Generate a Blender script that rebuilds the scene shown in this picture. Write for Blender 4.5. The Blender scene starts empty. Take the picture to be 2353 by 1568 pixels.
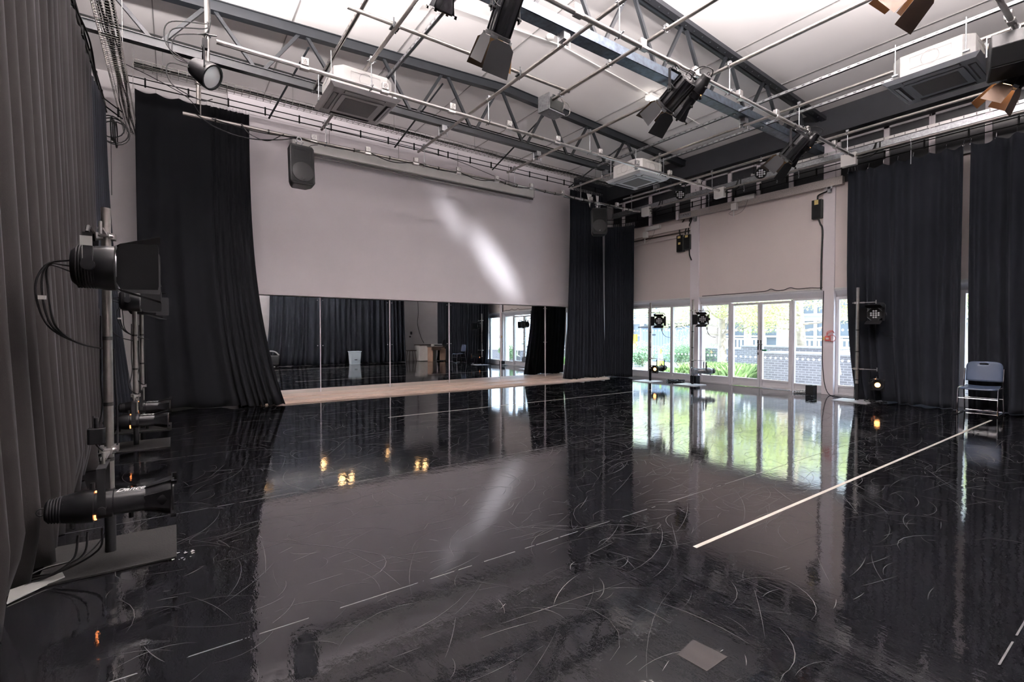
import bpy, math, random
from mathutils import Vector, Matrix
PI = math.pi
rnd = random.Random(7)
scene = bpy.context.scene
col = scene.collection

# ------------------------------------------------------------------ materials
def mat(name, color, rough=.5, metal=0., spec=.5, bump=0., bscale=40., cvar=0., cscale=3., emit=None, estr=0., sheen=0., ior=1.5, aniso=None):
    m = bpy.data.materials.new(name); m.use_nodes = True
    n = m.node_tree.nodes; l = m.node_tree.links; b = n['Principled BSDF']
    b.inputs['Base Color'].default_value = (*color, 1); b.inputs['Roughness'].default_value = rough
    b.inputs['Metallic'].default_value = metal; b.inputs['IOR'].default_value = ior
    b.inputs['Specular IOR Level'].default_value = spec
    if sheen: b.inputs['Sheen Weight'].default_value = sheen; b.inputs['Sheen Roughness'].default_value = .5
    if emit: b.inputs['Emission Color'].default_value = (*emit, 1); b.inputs['Emission Strength'].default_value = estr
    tc = None
    if bump or cvar:
        tc = n.new('ShaderNodeTexCoord')
        nz = n.new('ShaderNodeTexNoise'); nz.inputs['Scale'].default_value = bscale; nz.inputs['Detail'].default_value = 4
        l.new(tc.outputs['Object'], nz.inputs['Vector'])
    if bump:
        bp = n.new('ShaderNodeBump'); bp.inputs['Strength'].default_value = bump; bp.inputs['Distance'].default_value = .01
        l.new(nz.outputs['Fac'], bp.inputs['Height']); l.new(bp.outputs['Normal'], b.inputs['Normal'])
    if cvar:
        n2 = n.new('ShaderNodeTexNoise'); n2.inputs['Scale'].default_value = cscale; n2.inputs['Detail'].default_value = 5
        if aniso:
            mp = n.new('ShaderNodeMapping'); mp.inputs['Scale'].default_value = aniso
            l.new(tc.outputs['Object'], mp.inputs['Vector']); l.new(mp.outputs['Vector'], n2.inputs['Vector'])
        else: l.new(tc.outputs['Object'], n2.inputs['Vector'])
        r = n.new('ShaderNodeValToRGB')
        r.color_ramp.elements[0].position = .3; r.color_ramp.elements[1].position = .7
        r.color_ramp.elements[0].color = (*[max(0, c*(1-cvar)) for c in color], 1)
        r.color_ramp.elements[1].color = (*[min(1, c*(1+cvar)) for c in color], 1)
        l.new(n2.outputs['Fac'], r.inputs['Fac']); l.new(r.outputs['Color'], b.inputs['Base Color'])
    return m

M = {}
M['wall'] = mat('painted_wall', (.82,.765,.80), .7, bump=.08, bscale=60, cvar=.03, cscale=1.2)
M['wall2'] = mat('painted_wall_cool', (.58,.55,.56), .7, bump=.06, bscale=60, cvar=.03)
M['ceil'] = mat('ceiling_board', (.78,.75,.75), .75, bump=.05, bscale=30, cvar=.03, cscale=.6)
M['blind'] = mat('blackout_blind', (.76,.675,.655), .75, cvar=.02, cscale=1)
M['frame'] = mat('white_window_frame', (.72,.71,.74), .35)
M['white'] = mat('white_enamel', (.78,.77,.75), .4, cvar=.04, cscale=6)
M['acw'] = mat('grey_steel_casing', (.66,.66,.65), .45, cvar=.08, cscale=7)
M['acp'] = mat('grey_plastic_fascia', (.42,.40,.41), .45)
M['acd'] = mat('dark_plastic_slot', (.05,.045,.05), .5)
M['dark'] = mat('dark_slate_steel', (.015,.0175,.0215), .45, cvar=.15, cscale=8)
M['beam'] = mat('charcoal_painted_beam', (.024,.025,.030), .6, spec=.3, cvar=.1)
M['galv'] = mat('galvanised_steel', (.33,.34,.355), .32, metal=.85, cvar=.22, cscale=28)
M['alu'] = mat('dull_scaffold_tube', (.34,.32,.305), .33, metal=.8, cvar=.12, cscale=20)
M['alub'] = mat('bright_aluminium', (.50,.485,.48), .3, metal=.75, cvar=.08, cscale=12)
M['chrome'] = mat('chrome', (.8,.8,.82), .12, metal=1)
M['blk'] = mat('black_enamel', (.006,.006,.007), .3, spec=.25, cvar=.2, cscale=15)
M['blkm'] = mat('matt_black_metal', (.007,.007,.008), .65, spec=.2)
M['spk'] = mat('black_speaker_plastic', (.011,.011,.012), .5, spec=.3, bump=.1, bscale=250)
M['rub'] = mat('black_rubber_cable', (.008,.008,.009), .5, spec=.25)
M['wire'] = mat('zinc_wire', (.26,.25,.24), .4, metal=.7)
M['tape'] = mat('black_tape', (.02,.018,.018), .5)
M['white_tape'] = mat('white_floor_tape', (.46,.43,.385), .5, cvar=.1, cscale=30)
M['mirror'] = mat('mirror_glass', (.80,.83,.84), .005, metal=1)
M['warm_lens'] = mat('glowing_warm_lens', (.9,.7,.45), .3, emit=(1,.56,.24), estr=12)
M['warm_lens2'] = mat('glowing_amber_lens', (.9,.6,.3), .3, emit=(1,.40,.11), estr=4.5)
M['glow'] = mat('lamp_vent_glow', (.9,.4,.2), .4, emit=(1,.28,.08), estr=3)
M['lens'] = mat('clear_led_lens', (.75,.76,.78), .15, metal=.15)
M['lamp_panel'] = mat('light_diffuser', (.9,.9,.88), .4, emit=(1,.93,.84), estr=10)
M['fill_panel'] = mat('fill_light_diffuser', (.9,.9,.88), .4, emit=(1,.95,.9), estr=1.5)
M['yellow'] = mat('yellow_warning_sticker', (.75,.60,.22), .5)
M['black_box'] = mat('dark_green_grey_box', (.035,.038,.036), .5)
M['red'] = mat('red_call_point', (.55,.10,.09), .4)
M['green'] = mat('green_sticker', (.02,.22,.08), .5)
M['seat'] = mat('blue_grey_plastic_seat', (.045,.065,.11), .38)
M['script'] = mat('white_paint_lettering', (.85,.85,.85), .5)
M['pine'] = mat('pale_wood_plinth', (.68,.52,.44), .45, cvar=.22, cscale=3, aniso=(1,22,22))
M['bleaf'] = mat('brown_lamp_lit_leaf', (.13,.085,.06), .5, spec=.3, cvar=.2)  # brown stands in for orange lamp light on the leaves
M['gold'] = mat('cream_lamp_lit_leaf', (.55,.42,.25), .35, metal=.6, cvar=.3, cscale=14)  # lens glow on a leaf's inner side, put into its colour
M['osb'] = mat('galvanised_trunking', (.46,.42,.40), .5, metal=.4, cvar=.25, cscale=60)
M['brown'] = mat('brown_laminate', (.34,.22,.16), .5, cvar=.1)
M['dwood'] = mat('dark_wood', (.07,.045,.035), .5)
M['grey'] = mat('grey_screen', (.10,.115,.12), .35)
M['bin'] = mat('pale_blue_bin', (.55,.62,.68), .5)
M['sticker'] = mat('pale_sticker', (.26,.26,.25), .6)
M['plate'] = mat('dark_rubber_plate', (.010,.0095,.0095), .8, spec=.2, bump=.25, bscale=90, cvar=.15, cscale=10)
M['platew'] = mat('pale_steel_plate', (.40,.40,.42), .4, cvar=.1, cscale=10)

def cloth_mat(name='black_wool_serge', ca=(.0058,.0068,.0095,1), cb=(.0150,.0165,.0220,1)):
    m = bpy.data.materials.new(name); m.use_nodes = True
    n = m.node_tree.nodes; l = m.node_tree.links; b = n['Principled BSDF']
    tc = n.new('ShaderNodeTexCoord')
    nz = n.new('ShaderNodeTexNoise'); nz.inputs['Scale'].default_value = 1.3; nz.inputs['Detail'].default_value = 6
    l.new(tc.outputs['Object'], nz.inputs['Vector'])
    r = n.new('ShaderNodeValToRGB'); r.color_ramp.elements[0].color = ca; r.color_ramp.elements[1].color = cb
    l.new(nz.outputs['Fac'], r.inputs['Fac']); l.new(r.outputs['Color'], b.inputs['Base Color'])
    n2 = n.new('ShaderNodeTexNoise'); n2.inputs['Scale'].default_value = 500
    l.new(tc.outputs['Object'], n2.inputs['Vector'])
    bp = n.new('ShaderNodeBump'); bp.inputs['Strength'].default_value = .35; bp.inputs['Distance'].default_value = .003
    l.new(n2.outputs['Fac'], bp.inputs['Height']); l.new(bp.outputs['Normal'], b.inputs['Normal'])
    b.inputs['Roughness'].default_value = 1; b.inputs['Specular IOR Level'].default_value = .12
    b.inputs['Sheen Weight'].default_value = .04; b.inputs['Sheen Roughness'].default_value = .45
    b.inputs['Sheen Tint'].default_value = (.75,.78,.9,1)
    return m
M['cloth'] = cloth_mat()
M['cloth_shaded'] = cloth_mat('shaded_black_serge', (.0042,.0044,.0056,1), (.0085,.0088,.0108,1))  # darker copy of the black serge, dimmer light put into its colour
M['cloth_lit'] = cloth_mat('warm_lit_serge', (.010,.0088,.0088,1), (.017,.015,.015,1))  # paler, browner copy of the black serge, warm light put into its colour

def floor_mat():
    m = bpy.data.materials.new('glossy_black_dance_vinyl'); m.use_nodes = True
    n = m.node_tree.nodes; l = m.node_tree.links; b = n['Principled BSDF']
    N = lambda t: n.new(t)
    tc = N('ShaderNodeTexCoord')
    sep = N('ShaderNodeSeparateXYZ'); l.new(tc.outputs['Object'], sep.inputs[0])
    def math_(op, a, bv=None, c=None):
        x = N('ShaderNodeMath'); x.operation = op
        for i, v in enumerate((a, bv, c)):
            if v is None: continue
            if isinstance(v, (int, float)): x.inputs[i].default_value = v
            else: l.new(v, x.inputs[i])
        return x.outputs[0]
    # a few broad scuffs
    k = N('ShaderNodeTexNoise'); k.inputs['Scale'].default_value = .8; k.inputs['Detail'].default_value = 6; k.inputs['Roughness'].default_value = .7
    l.new(tc.outputs['Object'], k.inputs['Vector'])
    scuff = N('ShaderNodeMapRange'); scuff.inputs['From Min'].default_value = .4; scuff.inputs['From Max'].default_value = .75
    l.new(k.outputs['Fac'], scuff.inputs['Value'])
    # seams between vinyl strips every 1.5 m in y
    fy = math_('FRACT', math_('MULTIPLY', math_('ADD', sep.outputs[1], 19.5 - 2.39 + .003), 1/1.95))
    seam = math_('LESS_THAN', fy, .0036)
    wn = N('ShaderNodeTexNoise'); wn.inputs['Scale'].default_value = 6; wn.inputs['Detail'].default_value = 4
    l.new(tc.outputs['Object'], wn.inputs['Vector'])
    seam = math_('MULTIPLY', seam, math_('GREATER_THAN', wn.outputs['Fac'], .44))
    line = seam
    mx = N('ShaderNodeMix'); mx.data_type = 'RGBA'
    mx.inputs[6].default_value = (.008,.008,.0095,1); mx.inputs[7].default_value = (.26,.25,.25,1)
    l.new(math_('MULTIPLY', line, .24), mx.inputs[0]); l.new(mx.outputs[2], b.inputs['Base Color'])
    ro = math_('ADD', math_('MULTIPLY', scuff.outputs[0], .04), .028)
    l.new(math_('ADD', ro, math_('MULTIPLY', line, .4)), b.inputs['Roughness'])
    # gentle ripples of the sheet
    r1 = N('ShaderNodeTexNoise'); r1.inputs['Scale'].default_value = 9; r1.inputs['Detail'].default_value = 5; r1.inputs['Roughness'].default_value = .55
    l.new(tc.outputs['Object'], r1.inputs['Vector'])
    mp = N('ShaderNodeMapping'); mp.inputs['Scale'].default_value = (1.4,.5,1); mp.inputs['Rotation'].default_value = (0,0,-.62); l.new(tc.outputs['Object'], mp.inputs['Vector'])
    r2 = N('ShaderNodeTexNoise'); r2.inputs['Scale'].default_value = 26; r2.inputs['Detail'].default_value = 3
    l.new(mp.outputs[0], r2.inputs['Vector'])
    hh = math_('ADD', math_('MULTIPLY', r1.outputs['Fac'], .55), math_('MULTIPLY', r2.outputs['Fac'], .3))
    bp = N('ShaderNodeBump'); bp.inputs['Strength'].default_value = .09; bp.inputs['Distance'].default_value = .012
    l.new(hh, bp.inputs['Height']); l.new(bp.outputs[0], b.inputs['Normal'])
    b.inputs['IOR'].default_value = 2.05
    return m
M['floor'] = floor_mat()

def glass_mat():
    m = bpy.data.materials.new('window_glass'); m.use_nodes = True
    n = m.node_tree.nodes; l = m.node_tree.links; n.remove(n['Principled BSDF']); o = n['Material Output']
    t = n.new('ShaderNodeBsdfTransparent'); t.inputs[0].default_value = (.93,.96,.96,1)
    g = n.new('ShaderNodeBsdfGlossy'); g.inputs['Roughness'].default_value = .02
    f = n.new('ShaderNodeFresnel'); f.inputs['IOR'].default_value = 1.45
    ge = n.new('ShaderNodeNewGeometry'); sb = n.new('ShaderNodeMath'); sb.operation = 'SUBTRACT'; sb.inputs[0].default_value = 1; l.new(ge.outputs['Backfacing'], sb.inputs[1])
    mu = n.new('ShaderNodeMath'); mu.operation = 'MULTIPLY'; l.new(sb.outputs[0], mu.inputs[0]); l.new(f.outputs[0], mu.inputs[1])
    x = n.new('ShaderNodeMixShader'); l.new(mu.outputs[0], x.inputs[0]); l.new(t.outputs[0], x.inputs[1]); l.new(g.outputs[0], x.inputs[2])
    l.new(x.outputs[0], o.inputs['Surface']); return m
M['glass'] = glass_mat()
def dot_mat():
    m = bpy.data.materials.new('frosted_white_dot'); m.use_nodes = True
    n = m.node_tree.nodes; l = m.node_tree.links; n.remove(n['Principled BSDF'])
    a = n.new('ShaderNodeBsdfTranslucent'); a.inputs[0].default_value = (.95,.96,.97,1); b = n.new('ShaderNodeBsdfDiffuse'); b.inputs[0].default_value = (.8,.8,.8,1)
    x = n.new('ShaderNodeMixShader'); x.inputs[0].default_value = .25; l.new(a.outputs[0], x.inputs[1]); l.new(b.outputs[0], x.inputs[2])
    l.new(x.outputs[0], n['Material Output'].inputs['Surface']); return m
M['dotm'] = dot_mat()

def brick_mat(name, c1, c2, mortar, scale, w=.5, h=.25, ms=.02, rot=(PI/2,0,PI/2)):
    m = bpy.data.materials.new(name); m.use_nodes = True
    n = m.node_tree.nodes; l = m.node_tree.links; b = n['Principled BSDF']
    tc = n.new('ShaderNodeTexCoord'); sx = n.new('ShaderNodeSeparateXYZ'); l.new(tc.outputs['Object'], sx.inputs[0])
    ad = n.new('ShaderNodeMath'); ad.operation = 'ADD'; l.new(sx.outputs[0], ad.inputs[0]); l.new(sx.outputs[1], ad.inputs[1])
    cb = n.new('ShaderNodeCombineXYZ'); l.new(ad.outputs[0], cb.inputs[0]); l.new(sx.outputs[2], cb.inputs[1])
    br = n.new('ShaderNodeTexBrick'); br.inputs['Color1'].default_value = (*c1,1); br.inputs['Color2'].default_value = (*c2,1); br.inputs['Mortar'].default_value = (*mortar,1)
    br.inputs['Scale'].default_value = scale; br.inputs['Brick Width'].default_value = w; br.inputs['Row Height'].default_value = h; br.inputs['Mortar Size'].default_value = ms
    l.new(cb.outputs[0], br.inputs['Vector']); l.new(br.outputs['Color'], b.inputs['Base Color']); b.inputs['Roughness'].default_value = .8
    return m
M['planter'] = brick_mat('grey_brick_planter', (.20,.20,.23), (.26,.26,.29), (.38,.38,.42), 2.9, .5, .18, .03)
M['brick'] = brick_mat('pale_brick', (.50,.40,.32), (.44,.36,.30), (.55,.50,.46), 2.2, .5, .18, .02)
M['leaf'] = mat('spring_leaves', (.55,.62,.24), .6, cvar=.4, cscale=5)
M['leaf2'] = mat('shrub_leaves', (.22,.34,.18), .6, cvar=.4, cscale=9)
M['grass'] = mat('long_grass', (.34,.50,.22), .6, cvar=.3, cscale=8)
M['bark'] = mat('pale_bark', (.42,.36,.30), .8, cvar=.2, cscale=10)
M['pave'] = mat('pale_paving', (.50,.49,.48), .8, cvar=.06)
M['shed'] = mat('blue_grey_shed_boards', (.20,.25,.33), .6)
M['ywl'] = mat('yellow_panel', (.80,.42,.03), .5)
M['cone'] = mat('lime_plastic', (.55,.85,.12), .5)
M['wpaint'] = mat('white_garden_paint', (.75,.75,.73), .5)
M['winglass'] = mat('far_window_pane', (.14,.16,.18), .25, spec=.3)
M['stone'] = mat('sandstone_post', (.62,.48,.34), .7, cvar=.08)
M['rend'] = mat('pale_render', (.48,.47,.46), .8)

# ------------------------------------------------------------------ mesh helpers
class MB:
    def __init__(s, X=None): s.v = []; s.f = []; s.X = X or Matrix()
    def add(s, vs, fs):
        b = len(s.v); s.v += [tuple(s.X @ Vector(p)) for p in vs]; s.f += [tuple(i+b for i in f) for f in fs]; return s
    def box(s, x0, x1, y0, y1, z0, z1, c=0):
        if c:
            # chamfered box along every vertical edge
            P = [(x0+c,y0),(x1-c,y0),(x1,y0+c),(x1,y1-c),(x1-c,y1),(x0+c,y1),(x0,y1-c),(x0,y0+c)]
            return s.prism(P, z0, z1)
        return s.add([(x0,y0,z0),(x1,y0,z0),(x1,y1,z0),(x0,y1,z0),(x0,y0,z1),(x1,y0,z1),(x1,y1,z1),(x0,y1,z1)],
                     [(0,3,2,1),(4,5,6,7),(0,1,5,4),(1,2,6,5),(2,3,7,6),(3,0,4,7)])
    def prism(s, P, z0, z1, axis='z'):
        n = len(P)
        def c(p, z): return {'z':(p[0],p[1],z),'y':(p[0],z,p[1]),'x':(z,p[0],p[1])}[axis]
        vs = [c(p,z0) for p in P]+[c(p,z1) for p in P]
        fs = [tuple(range(n))[::-1], tuple(range(n,2*n))]+[(i,(i+1)%n,n+(i+1)%n,n+i) for i in range(n)]
        return s.add(vs, fs)
    def tube(s, pts, r, n=8, caps=True, closed=False):
        pts = [Vector(p) for p in pts]; m = len(pts); rings = []; up = None
        rr = r if isinstance(r, (list, tuple)) else [r]*m
        for i, p in enumerate(pts):
            if closed: d = (pts[(i+1)%m]-pts[i-1])
            elif i == 0: d = pts[1]-p
            elif i == m-1: d = p-pts[i-1]
            else: d = (pts[i+1]-p).normalized()+(p-pts[i-1]).normalized()
            if d.length < 1e-9: d = Vector((0,0,1))
            d.normalize()
            if up is None:
                up = Vector((0,0,1)) if abs(d.z) < .9 else Vector((1,0,0))
            a = d.cross(up)
            if a.length < 1e-5: a = d.orthogonal()
            a.normalize(); up = a.cross(d).normalized(); b = up
            rings.append([p + (a*math.cos(2*PI*k/n)+b*math.sin(2*PI*k/n))*rr[i] for k in range(n)])
        vs = [q for R in rings for q in R]; fs = []
        for i in range(m if closed else m-1):
            j = (i+1) % m
            for k in range(n): fs.append((i*n+k, i*n+(k+1)%n, j*n+(k+1)%n, j*n+k))
        if caps and not closed: fs += [tuple(range(n))[::-1], tuple((m-1)*n+k for k in range(n))]
        return s.add(vs, fs)
    def cyl(s, a, b, r, n=12, r2=None): return s.tube([a, b], [r, r if r2 is None else r2], n)
    def bar(s, a, b, w, h):  # rectangular bar between two points, w horizontal, h the other way
        a = Vector(a); b = Vector(b); d = (b-a).normalized(); up = Vector((0,0,1)) if abs(d.z) < .95 else Vector((0,1,0))
        u = d.cross(up).normalized(); v = u.cross(d).normalized()
        vs = [p+u*i*w/2+v*j*h/2 for p in (a,b) for i,j in ((-1,-1),(1,-1),(1,1),(-1,1))]
        return s.add(vs, [(0,3,2,1),(4,5,6,7),(0,1,5,4),(1,2,6,5),(2,3,7,6),(3,0,4,7)])
    def lathe(s, prof, n=20, axis='x', cap=True):  # profile [(along, radius)]
        vs = []; fs = []
        for a, r in prof:
            for k in range(n):
                t = 2*PI*k/n; c, q = r*math.cos(t), r*math.sin(t)
                vs.append({'x':(a,c,q),'y':(c,a,q),'z':(c,q,a)}[axis])
        for i in range(len(prof)-1):
            for k in range(n): fs.append((i*n+k, i*n+(k+1)%n, (i+1)*n+(k+1)%n, (i+1)*n+k))
        if prof[0][1] > 1e-6: fs.append(tuple(range(n))[::-1])
        if cap and prof[-1][1] > 1e-6: fs.append(tuple((len(prof)-1)*n+k for k in range(n)))
        return s.add(vs, fs)
    def ball(s, c, r, n=10, sz=1.):
        m = MB(); m.lathe([(-r*math.cos(PI*i/8)*sz, max(r*math.sin(PI*i/8), 1e-7)) for i in range(9)], n, 'z')
        return s.add([(p[0]+c[0],p[1]+c[1],p[2]+c[2]) for p in m.v], m.f)
    def sheet(s, P, t):  # polygon in 3D (planar) thickened by t
        P = [Vector(p) for p in P]; nn = (P[1]-P[0]).cross(P[2]-P[0]).normalized()*t/2; n = len(P)
        return s.add([p-nn for p in P]+[p+nn for p in P], [tuple(range(n))[::-1], tuple(range(n,2*n))]+[(i,(i+1)%n,n+(i+1)%n,n+i) for i in range(n)])
    def torus(s, c, R, r, axis='z', n=16, m=6):
        pts = []
        for k in range(n):
            t = 2*PI*k/n; a, b = R*math.cos(t), R*math.sin(t)
            pts.append({'z':(c[0]+a,c[1]+b,c[2]),'y':(c[0]+a,c[1],c[2]+b),'x':(c[0],c[1]+a,c[2]+b)}[axis])
        return s.tube(pts, r, m, closed=True)
    def build(s, name, m, parent=None, smooth=None, bevel=0):
        me = bpy.data.meshes.new(name); me.from_pydata(s.v, [], s.f); me.materials.append(M[m] if isinstance(m, str) else m)
        if smooth is None or smooth:
            me.polygons.foreach_set('use_smooth', [True]*len(me.polygons))
            me.set_sharp_from_angle(angle=math.radians(40))
        o = bpy.data.objects.new(name, me); col.objects.link(o)
        if parent: o.parent = parent
        if bevel:
            b = o.modifiers.new('bevel', 'BEVEL'); b.width = bevel; b.segments = 2; b.limit_method = 'ANGLE'
        return o

def add_pattern(o, mb, m):      # surface pattern joined into its part's own mesh
    me = o.data; n0 = len(me.vertices); V = [tuple(v.co) for v in me.vertices]+mb.v
    F = [tuple(p.vertices) for p in me.polygons]; k = len(F); F += [tuple(i+n0 for i in f) for f in mb.f]
    ms = list(me.materials); nm = bpy.data.meshes.new(me.name); nm.from_pydata(V, [], F)
    for q in ms: nm.materials.append(q)
    nm.materials.append(M[m])
    for i, p in enumerate(nm.polygons): p.material_index = 0 if i < k else len(ms)
    nm.polygons.foreach_set('use_smooth', [True]*len(F)); nm.set_sharp_from_angle(angle=math.radians(40)); o.data = nm
    return o
def tag(o, label, cat, group=None, kind=None):
    o['label'] = label; o['category'] = cat
    if group: o['group'] = group
    if kind: o['kind'] = kind
    return o
def empty(name, loc=(0,0,0), rz=0, label=None, cat=None, group=None):
    o = bpy.data.objects.new(name, None); col.objects.link(o); o.location = loc; o.rotation_euler = (0,0,rz); o.empty_display_size = .1
    if label: tag(o, label, cat, group)
    return o
def struct(o, label=None):
    o['kind'] = 'structure'
    if label: o['label'] = label
    return o
def copy_tree(o, parent=None):
    c = o.copy(); col.objects.link(c); c.parent = parent
    for ch in list(o.children): copy_tree(ch, c)
    return c
def curve_pts(pts, n=8):  # Catmull-Rom through the points
    P = [Vector(p) for p in pts]; P = [P[0]*2-P[1]]+P+[P[-1]*2-P[-2]]; out = []
    for i in range(1, len(P)-2):
        for k in range(n):
            t = k/n; a, b, c, d = P[i-1:i+3]
            out.append(.5*((2*b)+(c-a)*t+(2*a-5*b+4*c-d)*t*t+(3*b-a-3*c+d)*t**3))
    out.append(P[-2]); return out
def rotm(ax, a): return Matrix.Rotation(a, 4, ax)

# ------------------------------------------------------------------ camera
cam = bpy.data.cameras.new('camera'); camo = bpy.data.objects.new('camera', cam); col.objects.link(camo)
camo.location = (0,0,1.35); camo.rotation_euler = (math.radians(90-1.04), 0, math.radians(-35.1))
cam.sensor_width = 36; cam.lens = 1105/2353*36; cam.clip_start = .05; cam.clip_end = 200
scene.camera = camo

# ------------------------------------------------------------------ room shell
XL, XR, Y0, YB = -1.7, 11.6, -1.6, 10.95
def zc(x): return 6.24-.055*abs(x-5.4)      # shallow pitched ceiling
fl = struct(MB().box(XL-.2, XR+.3, Y0-.2, YB+.3, -.12, 0).build('floor', 'floor'))
M['scuff'] = mat('pale_scuff', (.20,.195,.19), .5); M['scuff2'] = mat('faint_scuff', (.05,.05,.05), .4)
rr_ = random.Random(99)
for mt_, nn_, wmin, wmax, lmin, lmax in (('scuff', 1100, .0004, .0013, .05, .45), ('scuff2', 4200, .0005, .0020, .08, .9)):
    m = MB()
    for k in range(nn_):
        x = rr_.uniform(-.3, 11.2) if rr_.random() < .45 else rr_.gauss(6.2, 2.3); y = rr_.uniform(.8, 9.6) if rr_.random() < .6 else rr_.gauss(4, 1.6)
        if not (-.6 < x < 11.2 and .6 < y < 9.7): continue
        a = rr_.uniform(0, PI) if rr_.random() < .55 else rr_.gauss(.1, .35); L = rr_.uniform(lmin, lmax)*rr_.random()**.6; kk = rr_.gauss(0, 1.0)/max(L, .2); w = rr_.uniform(wmin, wmax); n = 6
        L_, R_ = [], []
        for i in range(n+1):
            t = i/n; ww = w*math.sin(PI*(.06+.88*t)); ca, sa = math.cos(a), math.sin(a)
            L_.append((x-sa*ww, y+ca*ww, .0006)); R_.append((x+sa*ww, y-ca*ww, .0006))
            x += ca*L/n; y += sa*L/n; a += kk*L/n
        m.add(L_+R_, [(i, n+1+i, n+2+i, i+1) for i in range(n)])
    o = m.build('scuff_marks', mt_, fl, smooth=False); o['kind'] = 'stuff'
m = MB()
for a, b in ((XL-.2, 5.4), (5.4, XR+.3)):
    m.add([(a,Y0-.2,zc(a)),(b,Y0-.2,zc(b)),(b,YB+.3,zc(b)),(a,YB+.3,zc(a)),(a,Y0-.2,zc(a)+.15),(b,Y0-.2,zc(b)+.15),(b,YB+.3,zc(b)+.15),(a,YB+.3,zc(a)+.15)],
          [(0,3,2,1),(4,5,6,7),(0,1,5,4),(1,2,6,5),(2,3,7,6),(3,0,4,7)])
struct(m.build('ceiling', 'ceil', smooth=False))
# thin joints of the ceiling boards (run away from the camera)
m = MB()
for x in (-.2, 1.5, 3.15, 4.82, 6.5, 7.82, 9.4, 10.4):
    m.box(x-.006, x+.006, Y0, YB, zc(x)-.012, zc(x)+.01)
struct(m.build('trim_1', mat('joint_shadow_gap', (.25,.24,.24), .8)))
struct(MB().box(XL-.2, XL, Y0-.2, YB+.2, 0, 6.2).build('wall_left', 'wall2'))
struct(MB().box(XL, XR+.3, YB, YB+.2, 0, 6.35).build('wall_back', 'wall2'))
m = MB().box(XL, XR+.3, Y0-.2, Y0, 0, 6.35)
struct(m.build('wall_rear', 'wall2'))
# projection wall: a thick white lining above the mirrors
m = MB().box(.9, 9.72, YB-.14, YB, 2.115, 6.1)
struct(m.build('trim_2', 'wall'), 'white lining of the back wall above the mirrors')
struct(MB().box(9.72, XR, YB-.08, YB, 0, 6.1).build('trim_3', 'wall2'))
# timber plinth in front of the mirrors
m = MB().box(1.3, 10.4, 9.83, YB-.09, 0, .03).box(1.3, 10.4, 9.92, YB-.09, .03, .045).box(1.3,9.86,10.40,YB-.05,.045,.062)
pl = m.build('trim_4', 'pine', bevel=.004); struct(pl, 'pale timber plinth under the mirrors')

# right wall -----------------------------------------------------------------
ZB0, ZL = 2.29, 2.10
cols_y = ((7.71,7.97),(4.46,4.69),(1.18,1.43))
m = MB().box(XR+.10, XR+.30, Y0, YB, ZL+.02, 6.3)          # lining wall above the glazing
struct(m.build('wall_right', 'blind'))
for i, (a, b) in enumerate(cols_y):
    struct(MB().box(XR-.06, XR+.28, a, b, 0, 5.55).build('trim_%d' % (5+i), 'wall', bevel=.006), 'white pillar of the window wall')
struct(MB().box(XR-.02, XR+.12, 1.43, 4.46, ZB0, 4.5).box(XR-.02,XR+.12,4.69,7.71,ZB0,4.5).box(XR-.02,XR+.12,7.97,YB-.2,ZB0,4.2).box(XR-.02,XR+.12,Y0,1.18,ZB0,4.5).build('trim_8', 'blind'))
# sloped white reveal under the blinds
m = MB()
for a, b in ((Y0,1.18),(1.43,4.46),(4.69,7.71),(7.97,YB-.1)):
    m.prism([(XR-.02,ZB0),(XR-.02,ZB0-.05),(XR+.10,ZL+.01),(XR+.16,ZL+.01),(XR+.16,ZB0)], a, b, 'y')
struct(m.build('trim_9', 'frame'))
m = MB().box(XR-.045, XR-.02, 4.69, 7.71, ZB0-.01, ZB0+.015).box(XR-.045, XR-.02, 7.97, YB-.1, ZB0-.01, ZB0+.015).box(XR-.045, XR-.02, 1.43, 4.46, ZB0-.01, ZB0+.015)
struct(m.build('trim_10', 'white'))
# charcoal perimeter beam
struct(MB().box(11.05, XR+.1, Y0, YB-.05, 5.42, 6.3).build('trim_11', 'beam'), 'charcoal perimeter beam')
struct(MB().box(9.9, 11.06, YB-.35, YB-.1, 4.75, 6.2).build('trim_12', 'beam'))
# dark clerestory strip with pale mullions
struct(MB().box(XR+.02, XR+.11, Y0, YB-.1, 4.55, 5.5).build('window_1', mat('blacked_out_clerestory', (.018,.018,.022), .35)), 'blacked out clerestory window')
m = MB()
for i, y in enumerate((10.4, 9.36, 8.42, 7.6, 6.87, 6.13, 5.38, 4.43, 3.58, 2.88, 2.12, 1.3, .5, -.3)):
    m.box(XR-.03, XR+.05, y-.045, y+.045, 4.5, 5.52)
    if i % 2: m.box(XR-.035, XR+.05, y+.01, y+.016, 4.5, 5.52)
m.box(XR-.03, XR+.05, Y0, YB-.1, 5.38, 5.44)
struct(m.build('trim_13', 'wall'))
struct(MB().box(XL, 11.05, Y0, Y0+.5, 4.8, 6.3).build('trim_16', 'beam'), 'added charcoal beam darkening the top of the rear wall')  # unseen, added to keep the bright rear wall top out of reflections

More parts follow.
